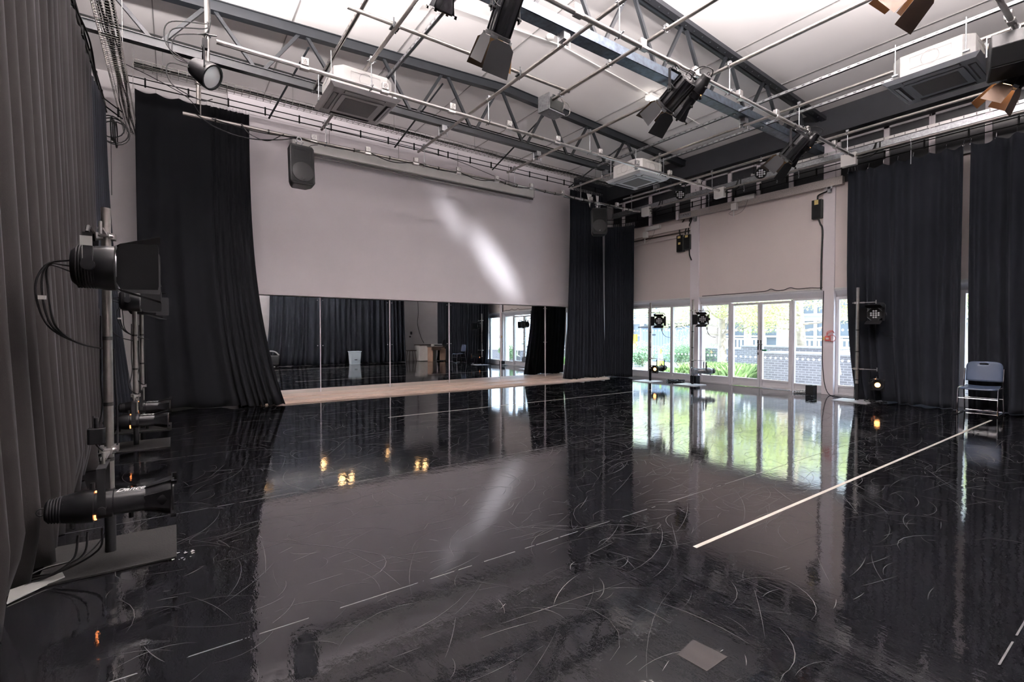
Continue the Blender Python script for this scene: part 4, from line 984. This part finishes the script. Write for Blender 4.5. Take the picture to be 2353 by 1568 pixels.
def led_par(loc, rz, tilt, label):
    r = empty('led_par', loc, rz, label, 'stage lamp', 'round twelve lens lamps near the windows')
    T = Matrix.Translation((0,0,-.22)) @ rotm('Y', tilt)
    MB(T).lathe([(-.12,.0001),(-.12,.05),(-.09,.085),(.0,.105),(.075,.115),(.085,.115),(.085,.105),(.071,.105)],22,cap=False).build('lamp_body', 'blk', r)
    MB(T).lathe([(.07,.105),(.072,.0001)],22).build('face_plate', 'blkm', r)
    for rowz, xs in ((.063,(-.021,.021)),(.021,(-.064,-.021,.021,.064)),(-.021,(-.064,-.021,.021,.064)),(-.063,(-.021,.021))):
        for yy in xs: MB(T).add(*(lambda q: ([(p[0]+.073,p[1]+yy,p[2]+rowz) for p in q.v], q.f))(MB().lathe([(0,.019),(.008,.015),(.012,.0001)],10))).build('led_lens', 'lens', r)
    MB().bar((0,.13,-.23),(0,.13,-.05),.03,.006).bar((0,-.13,-.23),(0,-.13,-.05),.03,.006).tube([(0,.13,-.05),(0,.09,-.0),(0,-.09,-.0),(0,-.13,-.05)],.008,6).cyl((0,-.15,-.22),(0,-.11,-.22),.02,10).cyl((0,.15,-.22),(0,.11,-.22),.02,10).build('yoke', 'blkm', r)
    MB().torus((0,0,.05),.035,.010,'y',12,5).box(-.015,.015,-.02,.02,-.0,.02).build('clamp', 'galv', r)
    MB().tube(curve_pts([(-.11,0,-.2),(-.2,.03,-.1),(-.15,.1,.0),(0,.3,.08),(.0,.5,.02)],8),.006,6).build('cable', 'rub', r)
led_par((9.95,5.22,4.88), PI+.48, .62, 'round black lamp with twelve lenses hanging under the nearer right tube')
led_par((9.95,7.15,4.88), PI+.62, .45, 'round black lamp with twelve lenses hanging farther back near the corner')

# projector
r = empty('projector', (4.88, 5.85, 4.96), .12, 'grey ceiling projector in a metal cradle with loose wires', 'projector')
MB().box(-.15,.15,-.10,.14,-.17,.0).build('projector_body', 'black_box', r, bevel=.012)
MB().cyl((-.05,.14,-.09),(-.05,.2,-.09),.045,16).build('projector_lens', 'lens', r)
MB().box(-.19,-.165,-.11,.12,-.20,.05).box(-.19,.17,-.11,.12,-.20,-.185).box(-.19,-.18,-.11,.12,-.2,.05).build('cradle', 'galv', r)
MB().box(-.06,.06,-.06,.06,0,.05).cyl((0,0,.03),(0,-.05,.09),.03,10).build('mount_head', 'dark', r)
m = MB()
for k in range(4): m.tube(curve_pts([(.08,-.1,.05),(.12+.01*k,-.14,-.02),(.10,-.15+.01*k,-.14),(.14,-.12,-.05),(.1,-.1,.04)],6),.004,5)
m.tube(curve_pts([(.14,-.08,.05),(.26,-.1,-.0),(.30,-.1,-.12),(.2,-.1,-.2),(.08,-.05,-.2)],8),.004,5)
m.build('wire_loop', 'wire', r)
# small ceiling things
def batten(x, y, label, lit=True):
    r = empty('emergency_light', (x, y, zc(x)), 0, label, 'ceiling light', 'small twin ceiling lights')
    MB().box(-.11,.11,-.08,.08,-.07,-.012).build('housing', 'white', r, bevel=.006)
    for s in (-1,1): MB().box(s*.075-.035,s*.075+.035,-.075,.075,-.105,-.068).build('light_head', 'lamp_panel', r, bevel=.006)
batten(7.87, 6.33, 'small twin emergency light glowing on the ceiling behind the stage lamp')
batten(2.82, 6.45, 'small twin ceiling light cut by the top edge')
o = MB().lathe([(-.06,.03),(-.055,.05),(-.03,.06),(0,.07)],18,'z').build('smoke_detector', 'white'); o.location = (5.11,6.17,zc(5.11)); tag(o,'round smoke detector on the ceiling','smoke detector')
tag(MB().tube([(3.3,6.33,zc(3.3)-.02),(5.4,6.27,zc(5.4)-.02),(7.75,6.33,zc(7.75)-.02)],.011,6).tube([(7.99,6.33,zc(8)-.02),(9.9,6.45,zc(9.9)-.02)],.011,6).build('ceiling_conduit','white'),'thin pale conduit across the ceiling linking the small fittings','conduit')
# diagonal wind braces behind the far truss
for i, x in enumerate((1.75, 4.05, 6.4, 8.75)):
    o = MB().cyl((x,7.95,6.0-.055*abs(x-5.4)-.05),(x-.35,9.4,5.1),.016,8).build('fly_brace','dark'); tag(o, ['thin dark brace rod behind the far truss at the left','thin dark brace rod behind the far truss right of the left air unit','thin dark brace rod behind the far truss below the projector','thin dark brace rod behind the far truss near the middle air unit'][i],'brace rod','brace rods behind the far truss')
# white pennants near the corner
for i, x in enumerate((9.25, 9.6)):
    o = MB().sheet([(0,0,0),(.19-.08*i,0,.0),(.12-.05*i,0,-.36-.14*i)],.003).build('pennant','white'); o.location = (x,9.62,5.14); tag(o,['white triangular pennant hanging in the back corner, the left wider one','white triangular pennant hanging in the back corner, the right narrow one'][i],'pennant','white pennants')

# ------------------------------------------------------------------ speakers
def speaker(loc, rz, label, tilt=0.12):
    r = empty('hanging_speaker', loc, rz, label, 'speaker', 'black speakers hanging on chains')
    X = rotm('X', -tilt)
    w, h, d = .19, .335, .15
    P = [(-w,-h+.05),(-w+.04,-h),(w-.04,-h),(w,-h+.05),(w,h-.04),(w-.03,h),(-w+.03,h),(-w,h-.04)]
    b = MB(X @ Matrix.Translation((0,0,-h-.14)))
    n = len(P); Q = [(p[0]*.72,p[1]*.9) for p in P]
    b.add([(p[0],-d,p[1]) for p in P]+[(p[0],-.02,p[1]) for p in P]+[(p[0],d,p[1]) for p in Q],
          [tuple(range(n))]+[(i,n+i,n+(i+1)%n,(i+1)%n) for i in range(n)]+[(n+i,2*n+i,2*n+(i+1)%n,n+(i+1)%n) for i in range(n)]+[tuple(range(2*n,3*n))[::-1]])
    b.build('cabinet', 'spk', r, bevel=.015)
    Y = X @ Matrix.Translation((0,-d-.002,-h-.14))
    MB(Y).box(-w+.025,w-.025,-.004,.004,-h+.03,h-.03).build('front_baffle', 'blkm', r, bevel=.01)
    MB(Y).lathe([(-.018,.138),(-.012,.162),(0.,.164)],28,'y').add(*(lambda q: ([(p[0],p[1],p[2]) for p in q.v], q.f))(MB())).build('woofer_grille', 'spk', r).location = (0,0,0)
    wo = [c for c in r.children if c.name.startswith('woofer_grille')][0]
    wo.data.transform(Matrix.Translation(X @ Vector((0,0,-.125))-Vector((0,0,0))))
    # horn
    hv = [(-.13,-.006,.24),(.13,-.006,.24),(.12,-.006,.08),(-.12,-.006,.08),(-.05,.05,.19),(.05,.05,.19),(.04,.05,.13),(-.04,.05,.13)]
    MB(Y).add(hv,[(0,4,5,1),(1,5,6,2),(2,6,7,3),(3,7,4,0),(4,7,6,5)]).build('horn', 'spk', r, smooth=False)
    for s in (-1,1):
        for k in range(3): pass
        MB(Y).sheet([(s*.15,-.008,-.24),(s*.15,-.008,-.29),(s*.07,-.008,-.29)],.006).build('port_slot','blkm',r)
    MB(Y).lathe([(-.024,.0001),(-.024,.017),(-.016,.02)],16,'y').build('badge','chrome',r).data.transform(Matrix.Translation(X @ Vector((0,0,-.245))))
    c = MB()
    for s in (-.05,.05):
        for k in range(4): c.torus((s*(1-k*.12),0,-.02-k*.035),.020,.005,'x' if k%2 else 'y',10,5)
    c.torus((0,0,.02),.035,.009,'y',12,5); c.build('chain','galv',r)
    MB().tube(curve_pts([(.03,.05,-.16),(.12,.05,-.10),(.2,.02,-.03),(.3,0,0)],6),.005,5).build('cable','rub',r)
    return r
speaker((1.73,8.60,4.53), .04, 'black loudspeaker hanging on chains at the left in front of the screen wall')
speaker((8.66,8.60,4.53), -.60, 'black loudspeaker hanging on chains at the right by the corner curtains')
# wedge speaker at the upper right corner
r = empty('wedge_speaker', (7.35, 1.15, 4.35), .25, 'black angular speaker cabinet at the upper right corner under the bar', 'speaker')
MB().prism([(-.27,-.02),(-.13,-.17),(.30,-.17),(.34,.10),(.05,.18),(-.17,.15)], -.20, .20, 'y').build('cabinet','spk',r,bevel=.01)
MB().box(-.12,.28,-.19,.19,-.182,-.172).build('front_grille','blkm',r,bevel=.004)
MB().tube([(0,-.22,0),(0,-.22,.21),(0,.22,.21),(0,.22,0)],.010,6).torus((0,0,.24),.035,.009,'x',12,5).build('bracket','galv',r)
pile('cable_coil',(0,0,0),.1,1,'x',9); bpy.data.objects.remove([o for o in bpy.data.objects if o.name.startswith('cable_coil') and o.get('label')=='x'][0])

# ------------------------------------------------------------------ chair
def chair(loc, rz, label, group=None, seat='seat'):
    r = empty('stacking_chair', loc, rz, label, 'chair', group)   # faces local -y
    w = .225
    # seat shell with rolled front
    vs=[];fs=[];n=12;mq=8
    for i in range(n+1):
        t=i/n; y=-.22+.42*t; z=.455-.035*math.sin(PI*min(1,t*1.1))-(0.03*(1-t/.15)**2 if t<.15 else 0)
        for j in range(mq+1):
            u=-1+2*j/mq; ww=w*(.97-.04*t); vs.append((u*ww,y-.015*(1-u*u)*(t<.5)*(1-t*2),z+.012*u*u))
    for i in range(n):
        for j in range(mq): a=i*(mq+1)+j; fs.append((a,a+1,a+mq+2,a+mq+1))
    o=MB().add(vs,fs).build('seat',seat,r,smooth=False); o.data.polygons.foreach_set('use_smooth',[True]*len(o.data.polygons)); q=o.modifiers.new('thickness','SOLIDIFY'); q.thickness=.02
    # backrest with hand slot
    P=[]; 
    def sh(u,v): return (u*.225, .225+.05*v-.03*(1-u*u), .53+.33*v)
    vs=[];fs=[];nx,nz=16,12
    idx={}
    for j in range(nz+1):
        for i in range(nx+1):
            u=-1+2*i/nx; v=j/nz
            cu=u*(1-.10*max(0,(v-.85)/.15)**2)
            x_,y_,z_=sh(cu,v); z_-= .03*abs(u)**6*(v>.8)
            idx[(i,j)]=len(vs); vs.append((x_,y_,z_))
    for j in range(nz):
        for i in range(nx):
            if j==10 and 6<=i<=9: continue
            fs.append((idx[(i,j)],idx[(i+1,j)],idx[(i+1,j+1)],idx[(i,j+1)]))
    o=MB().add(vs,fs).build('backrest',seat,r,smooth=False); o.data.polygons.foreach_set('use_smooth',[True]*len(o.data.polygons)); q=o.modifiers.new('thickness','SOLIDIFY'); q.thickness=.016
    for s in (-1,1):
        x=s*.238
        MB().tube([(x,-.235,.012),(x,-.215,.40),(x,-.19,.435),(x,.10,.435)],.010,8).build('leg','chrome',r)
        MB().tube([(x,.28,.012),(x,.20,.44),(x,.235,.60),(x,.26,.74)],.010,8).build('leg','chrome',r)
        MB().cyl((x,-.25,.012),(x,.30,.012),.009,8).build('runner','chrome',r)
        MB().lathe([(0,.014),(.025,.012)],10,'z').add([],[]).build('foot_cap','blkm',r).location=(x,-.235,0)
    MB().cyl((-.238,-.222,.27),(.238,-.222,.27),.007,8).cyl((-.238,.235,.25),(.238,.235,.25),.007,8).cyl((-.238,.29,.03),(.238,.29,.03),.007,8).build('cross_bar','chrome',r)
    return r
chair((10.86,2.03,0), -PI/2+.03, 'blue-grey plastic chair with chrome frame in front of the right curtain')

# ------------------------------------------------------------------ things at the rear, seen in the mirrors
r = empty('equipment_cabinet', (10.55,-.95,0), 0, 'white low cabinet at the rear right seen in the mirror', 'cabinet')
MB().box(-.45,.45,-.3,.3,.02,.80).build('cabinet_body','white',r,bevel=.01); MB().box(-.48,.48,-.33,.33,.80,.83).build('cabinet_top','dwood',r)
r = empty('desk', (11.0,-.35,0), 0, 'brown wooden desk with panel front at the rear right seen in the mirror', 'desk')
MB().box(-.5,.5,-.3,.3,.70,.74).build('desk_top','dwood',r); MB().box(-.48,-.44,-.28,.28,0,.70).box(.44,.48,-.28,.28,0,.70).build('desk_side','brown',r); MB().box(-.05,.44,.22,.27,.05,.68).build('front_panel','brown',r)
MB().box(-.5,.0,.2,.3,.55,.70).build('desk_drawer','dwood',r)
r = empty('sound_mixer', (10.95,-.35,.74), 0, 'small grey mixing console on the desk seen in the mirror', 'mixer')
MB().box(-.3,.3,-.15,.15,0,.12).build('console_body','acw',r,bevel=.01); MB().box(-.25,.25,.151,.155,.03,.09).build('console_panel','acd',r)
r = empty('cable_reel', (11.25,-.1,.74), .3, 'black cable reel standing on the desk seen in the mirror', 'cable reel')
MB().torus((0,0,.17),.14,.03,'y',20,8).lathe([(-.03,.12),(.03,.12)],18,'y').build('reel','blkm',r); r.children[0].data.update()
r = empty('wall_display', (XR-.10, -.75, 1.1), 0, 'dark flat display panel on the window wall seen in the mirror', 'display')
MB().box(0,.05,-.65,.65,0,1.15).build('display_frame','blkm',r,bevel=.01); MB().box(-.004,0,-.61,.61,.05,1.1).build('display_screen','grey',r)
r = empty('stool', (9.75,-.9,0), 0, 'dark wooden stool at the rear seen in the mirror', 'stool')
MB().box(-.2,.2,-.2,.2,.52,.56).build('seat','dwood',r,bevel=.01)
for a in (-1,1):
    for b in (-1,1): MB().cyl((a*.14,b*.14,.52),(a*.19,b*.19,0),.016,8).build('leg','dwood',r)
r = empty('storage_bin', (6.67,-.05,0), 0, 'pale plastic storage bin by the rear curtain seen in the mirror', 'bin')
MB().add([(-.2,-.16,0),(.2,-.16,0),(.2,.16,0),(-.2,.16,0),(-.235,-.19,.58),(.235,-.19,.58),(.235,.19,.58),(-.235,.19,.58)],[(0,3,2,1),(4,5,6,7),(0,1,5,4),(1,2,6,5),(2,3,7,6),(3,0,4,7)]).build('bin_body','bin',r,bevel=.01)
MB().box(-.25,.25,-.205,.205,.57,.60).build('bin_rim','bin',r,bevel=.006); MB().box(-.06,.06,.165,.185,.2,.23).build('bin_label','blkm',r)
r = empty('trolley', (3.25,-.05,0), 0, 'small trolley with pale curved handle at the rear seen in the mirror', 'trolley')
MB().tube(curve_pts([(-.3,0,.1),(-.27,0,.5),(-.1,0,.66),(.15,0,.64),(.3,0,.5)],8),.03,8).build('handle','sticker',r)
MB().box(-.28,.28,-.16,.16,.12,.5).build('trolley_body','spk',r,bevel=.03)
for a in (-.2,.2): MB().lathe([(-.02,.05),(.02,.05)],14,'y').build('wheel','rub',r).location=(a,0,.05)
struct(MB().box(2.2,3.0,Y0,Y0+.04,0,2.05).build('door_3','acpl'))
tag(MB().tube(curve_pts([(10.35,Y0+.03,4.0),(10.45,Y0+.03,2.6),(10.4,Y0+.03,1.9),(10.6,Y0+.03,1.2),(10.75,Y0+.05,.9)],8),.012,6).build('hanging_cable','rub'),'black cable hanging down the white rear wall seen in the mirror','cable')
tag(MB().box(10.0,10.1,Y0,Y0+.04,1.35,1.5).box(9.95,10.03,Y0,Y0+.03,1.2,1.28).build('wall_switch','acd'),'dark wall switches on the rear wall seen in the mirror','switch')

# ------------------------------------------------------------------ outside
struct(MB().box(XR+.3, 60, -25, 60, -.16, -.02).build('ground_outside', 'pave', smooth=False))
def foliage(m, c, R, n, size, rr, squash=.8):
    for k in range(n):
        while True:
            p = Vector((rr.uniform(-1,1),rr.uniform(-1,1),rr.uniform(-1,1)))
            if p.length < 1: break
        p = Vector((c[0]+p.x*R,c[1]+p.y*R,c[2]+p.z*R*squash)); a = Vector((rr.gauss(0,1),rr.gauss(0,1),rr.gauss(0,1))).normalized()*size*rr.uniform(.6,1.3)
        b = a.orthogonal().normalized()*size*.45
        m.add([p-a,p+b,p+a,p-b],[(0,1,2,3)])
def tree(x, y, h, R, label, seed, lean=0.):
    rr = random.Random(seed); r = empty('tree', (x,y,0), 0, label, 'tree', 'young trees in the courtyard')
    t = MB().tube(curve_pts([(0,0,0),(.04,.05+lean*.3,h*.25),(-.03,lean*.6,h*.5),(.0,lean,h*.75)],5),[.16-.10*i/15 for i in range(16)],10)
    tips=[]
    for k in range(14):
        a = rr.uniform(0,2*PI); z0 = h*rr.uniform(.26,.6); q = rr.uniform(.5,1)*R*1.1; e = (q*math.cos(a), q*math.sin(a)+lean*.7, z0+rr.uniform(.1,1.0)); tips.append(e)
        t.tube(curve_pts([(0,lean*z0/h,z0),(e[0]*.5,e[1]*.5,z0+(e[2]-z0)*.25),e],4),[.045-.035*i/8 for i in range(9)],5)
    t.build('trunk','bark',r)
    m = MB()
    for e in tips: foliage(m,e,R*.42,520,.042,rr,.55)
    for k in range(10): foliage(m,(rr.uniform(-R,R),rr.uniform(-R,R)+lean,h*rr.uniform(.38,.75)),R*.5,460,.042,rr,.5)
    m.build('foliage','leaf',r,smooth=False)
tree(15.4, 9.35, 4.6, 1.7, 'young tree with yellow-green leaves seen through the left glass panel beside the doors', 3)
tree(16.2, 7.05, 4.8, 1.8, 'pale trunked tree with yellow-green leaves seen through the right glass panel', 4, .3)
tree(19.0, 14.6, 5.2, 2.0, 'tree with yellow-green leaves seen through the far left windows', 5)
tree(18.5, 3.6, 5.0, 1.9, 'tree with yellow-green leaves behind the right curtain gap', 6)
def planter(x0,x1,y0,y1,h,label):
    r = empty('brick_planter', ((x0+x1)/2,(y0+y1)/2,-.02), 0, label, 'planter', 'grey brick planters in the courtyard')
    w,d=(x1-x0)/2,(y1-y0)/2
    MB().box(-w,w,-d,d,0,h-.05).build('planter_wall','planter',r,smooth=False)
    MB().box(-w-.03,w+.03,-d-.03,d+.03,h-.05,h).build('coping','wpaint' if False else 'platew',r,bevel=.01)
    return r
planter(13.3,14.3,4.0,6.9,.83,'long grey brick planter just outside the right glass panel and door')
planter(14.9,15.9,5.6,8.4,.95,'grey brick planter behind the first, outside the doors')
planter(16.4,17.6,8.9,11.0,.80,'grey brick planter farther off outside the left glass panel')
planter(13.4,14.4,.5,3.4,.60,'grey brick planter outside the window behind the right curtain')
def grassbed(x0,x1,y0,y1,label,n,seed,mt='grass',h=.45):
    rr = random.Random(seed); m = MB()
    for k in range(n):
        x,y=rr.uniform(x0,x1),rr.uniform(y0,y1); a=rr.uniform(0,6.3); q=rr.uniform(.1,.28); hh=h*rr.uniform(.5,1.1); w=.012
        dx,dy=math.cos(a),math.sin(a)
        m.add([(x-dy*w,y+dx*w,0),(x+dy*w,y-dx*w,0),(x+dx*q*.4+dy*w*.7,y+dy*q*.4-dx*w*.7,hh*.7),(x+dx*q,y+dy*q,hh),(x+dx*q*.4-dy*w*.7,y+dy*q*.4+dx*w*.7,hh*.7)],[(0,1,2,3,4)])
    tag(m.build('grass_clump',mt,smooth=False),label,'grass',kind='stuff')
grassbed(12.6,13.9,7.3,9.0,'bright green long grass bed outside the left glass panel',5200,1,h=.42)
grassbed(12.4,13.0,8.9,9.5,'low grass patch outside the far windows',700,2,h=.25)
def shrub(x,y,R,z,label,seed,n=2600,mt='leaf2'):
    rr=random.Random(seed); r=empty('shrub',(x,y,0),0,label,'shrub','shrubs in the courtyard bed')
    m=MB()
    for k in range(6): foliage(m,(rr.uniform(-R,R)*.6,rr.uniform(-R,R)*.6,z*rr.uniform(.4,.75)),R*.6,n//6,.04,rr,.8)
    m.build('foliage',mt,r,smooth=False)
    t=MB()
    for k in range(5): a=rr.uniform(0,6.3); t.cyl((0,0,0),(R*.5*math.cos(a),R*.5*math.sin(a),z*.6),.015,5)
    t.build('stems','bark',r)
for i,(x,y,R,z) in enumerate(((15.6,14.0,.75,1.1),(16.2,13.1,.7,1.0),(16.6,12.0,.75,1.0),(15.8,11.2,.7,.95),(16.8,10.6,.7,.9),(15.2,12.6,.55,.6),(12.9,3.2,.5,.9))):
    shrub(x,y,R,z,['leafy green shrub at the far left window beside the corner curtain','leafy green shrub behind the farthest right pole','tall green shrub in front of the blue shed','leafy green shrub right of the traffic cone','low green shrub farthest right in the far window','flowering low shrub in front of the yellow panel','green shrub outside beside the near right curtain edge'][i],20+i)
# shed, cone, yellow panel
r=empty('garden_shed',(19.5,14.6,0),.1,'blue-grey wooden shed seen through the far windows','shed')
m=MB()
for k in range(12): m.box(-1.0,-.97,-.85+k*.145,-.85+k*.145+.135,0,1.55)
m.box(-.97,1,-.85,.89,0,1.55).build('shed_wall','shed',r,smooth=False)
MB().prism([(-1.1,1.55),(1.1,1.75),(1.1,1.82),(-1.1,1.62)],-.95,1.0,'y').build('shed_roof','beam',r)
MB().box(-1.02,-1.0,.1,.4,1.2,1.26).build('shed_latch','dark',r)
r=empty('traffic_cone',(15.0,11.6,-.02),0,'lime and white traffic cone outside the far window','traffic cone')
MB().lathe([(.03,.17),(.30,.115)],18,'z').box(-.2,.2,-.2,.2,0,.03).build('cone_base','cone',r); MB().lathe([(.30,.115),(.56,.062)],18,'z').build('white_band','wpaint',r); MB().lathe([(.56,.062),(.75,.025)],18,'z').build('cone_tip','cone',r)
tag(MB().box(19.2,19.3,16.35,16.75,.35,1.25).build('yellow_panel','ywl'),'upright yellow panel beside the shed outside','panel')
# white slatted benches
def bench(x,y0,y1,label):
    r=empty('garden_bench',(x,(y0+y1)/2,0),0,label,'bench','white slatted garden benches'); d=(y1-y0)/2
    b=MB().box(-.03,.03,-d,d,1.05,1.12).box(-.03,.03,-d,d,.55,.62)
    b.build('back_rail','wpaint',r)
    n=int(2*d/.15)
    s=MB()
    for k in range(n): y=-d+.06+k*2*d/n; s.box(-.015,.015,y,y+.06,.62,1.05)
    s.build('back_slats','wpaint',r)
    s=MB()
    for k in range(5): s.box(-.55+k*.1,-.47+k*.1,-d,d,.42,.45)
    s.build('seat_slats','wpaint',r)
    for yy in (-d+.04,d-.04):
        MB().box(-.04,.04,yy-.035,yy+.035,0,1.14).build('leg','wpaint',r); MB().box(-.56,-.50,yy-.03,yy+.03,0,.62).box(-.56,-.045,yy-.03,yy+.03,.622,.66).build('arm_rest','wpaint',r)
bench(18.6,9.5,11.3,'white slatted bench outside the left door leaf'); bench(18.6,7.4,9.1,'white slatted bench outside the right door leaf'); bench(18.6,5.3,7.0,'white slatted bench outside the right glass panel'); bench(18.6,3.0,4.8,'white slatted bench behind the near right curtain')
# building across the courtyard
r=empty('courtyard_building',(23.2,8,0),0,'pale building with large white framed windows across the courtyard','building')
wl_=MB().box(.4,3,-16,13,0,7).build('wall','rend',r,smooth=False)
for y in (-14,-9.5,-4.8,-.9,2.9,6.9,9.6): MB().box(-.1,.5,y-.35,y+.35,0,7).build('brick_pier','stone' if y in (-4.8,2.9,-.9) else 'brick',r,smooth=False)
ys=[-13.5,-11.6,-9.0,-7.2,-4.2,-2.55,-.4,1.1,3.4,5.0,7.4,10.1,11.6]
for i,y in enumerate(ys):
    y1=y+1.45
    for z0,z1 in ((.35,1.95),(2.1,3.7)):
        f=MB()
        f.box(.25,.42,y,y1,z0,z0+.09).box(.25,.42,y,y1,z1-.09,z1).box(.26,.41,y,y+.09,z0+.09,z1-.09).box(.26,.41,y1-.09,y1,z0+.09,z1-.09).box(.27,.40,(y+y1)/2-.05,(y+y1)/2+.05,z0+.09,z1-.09)
        zm=(z0+z1)/2
        for a_,b_ in ((y+.09,(y+y1)/2-.05),((y+y1)/2+.05,y1-.09)): f.box(.28,.39,a_,b_,zm-.04,zm+.04)
        w=f.build('window','wpaint',r,smooth=False); MB().box(.385,.397,y+.05,y1-.05,z0+.05,z1-.05).build('pane','winglass',w,smooth=False)
tag(MB().tube([(12.35,4.78,.72),(12.35,4.66,.62),(12.35,4.62,.4),(12.35,4.8,.36)],.02,8).build('outdoor_chair_frame','wpaint'),'white bent tube seen at the lower edge of the right glass panel','outdoor chair')

# ------------------------------------------------------------------ light
w = bpy.data.worlds.new('sky'); scene.world = w; w.use_nodes = True
wn = w.node_tree.nodes; wl2 = w.node_tree.links
bg = wn['Background']; sky = wn.new('ShaderNodeTexSky'); sky.sky_type = 'HOSEK_WILKIE'; sky.turbidity = 4; sky.ground_albedo = .4
sky.sun_direction = Vector((.3,-.55,.75)).normalized()
mixn = wn.new('ShaderNodeMix'); mixn.data_type = 'RGBA'; mixn.inputs[0].default_value = .75; mixn.inputs[7].default_value = (.78,.92,1.18,1)
wl2.new(sky.outputs[0], mixn.inputs[6]); wl2.new(mixn.outputs[2], bg.inputs['Color']); bg.inputs['Strength'].default_value = 4.6
sun = bpy.data.lights.new('sun','SUN'); sun.energy = 8; sun.angle = .02; sun.color = (1,.96,.88)
so = bpy.data.objects.new('sun', sun); col.objects.link(so); so.rotation_euler = Vector((-.10,.62,-.78)).to_track_quat('-Z','Y').to_euler()

def area(name, loc, rot, sx, sy, e, c=(1,.93,.85)):
    L = bpy.data.lights.new(name,'AREA'); L.shape='RECTANGLE'; L.size=sx; L.size_y=sy; L.energy=e; L.color=c
    o = bpy.data.objects.new(name,L); col.objects.link(o); o.location=loc; o.rotation_euler=rot; return o
# added fill uplights, out of view above the camera, to brighten the room
def fill_uplight(x, y, e, label, rz=0, c=(1,.93,.91), up=1., z=5.3):
    r = empty('fill_uplight', (x,y,z), rz, label, 'ceiling light', 'added fill uplights')
    MB().box(-.62,.62,-.10,.10,0,.06).build('housing','blkm',r,bevel=.01)
    MB().box(-.60,.60,-.09,.09,.06,.07).build('fill_diffuser','fill_panel',r)
    for s in (-.5,.5): MB().cyl((s,0,.07),(s,0,zc(x)-z-.05),.004,6).build('suspension_wire','wire',r)
    b = area('fill_uplight_area', (x,y,z+.10), (PI,0,rz), 1.2, .2, e*up*1.35, c)
for (x,y,z,e,lb_) in ((.9,1.7,5.05,280,'added unseen fill uplight above the camera at the left'),(-.1,5.4,4.85,280,'added unseen fill uplight above the left curtain'),
    (3.2,1.9,5.1,320,'added unseen fill uplight above the view in the middle'),(5.0,1.6,5.1,260,'added unseen fill uplight above the view, right of the middle one'),(6.7,.7,5.3,120,'added unseen fill uplight above the view at the right'),(1.5,4.4,4.75,130,'added unseen fill uplight between the bars at the left'),(4.0,3.0,4.95,80,'added unseen fill uplight between the bars in the middle')):
    fill_uplight(x,y,e,lb_,z=z)

def spot(name, loc, target, e, deg, c=(1,.6,.32), blend=.6, r=.05, scale=None):
    L = bpy.data.lights.new(name,'SPOT'); L.energy=e; L.spot_size=math.radians(deg); L.spot_blend=blend; L.color=c; L.shadow_soft_size=r
    o = bpy.data.objects.new(name,L); col.objects.link(o); o.location=loc; o.rotation_euler=(Vector(target)-Vector(loc)).to_track_quat('-Z','Y').to_euler()
    return o
def oval_spot(name, loc, target, e, deg, ang, ratio, c=(.92,.95,1)):
    L = bpy.data.lights.new(name,'SPOT'); L.energy=e; L.spot_size=math.radians(deg); L.spot_blend=1; L.color=c; L.shadow_soft_size=.3
    o = bpy.data.objects.new(name,L); col.objects.link(o)
    z = (Vector(loc)-Vector(target)).normalized(); xx = Vector((math.cos(ang),0,math.sin(ang))); xx = (xx-z*xx.dot(z)).normalized(); yy = z.cross(xx)
    mtx = Matrix((xx,yy,z)).transposed().to_4x4(); mtx.translation = Vector(loc); o.matrix_world = mtx @ Matrix.Diagonal((1,ratio,1,1))
oval_spot('sun_streak_spot', (8.28,4.0,4.12), (7.05,10.8,3.15), 1200, 24, math.radians(-50), .26)  # added spots standing in for reflected sun streaked across the screen
oval_spot('sun_streak_spot', (8.28,4.0,4.12), (5.7,10.8,4.25), 650, 14, math.radians(-55), .30)
scene.view_settings.view_transform='Standard'; scene.view_settings.look='None'; scene.view_settings.gamma=1; scene.view_settings.exposure=1.08
scene.view_settings.use_curve_mapping=False
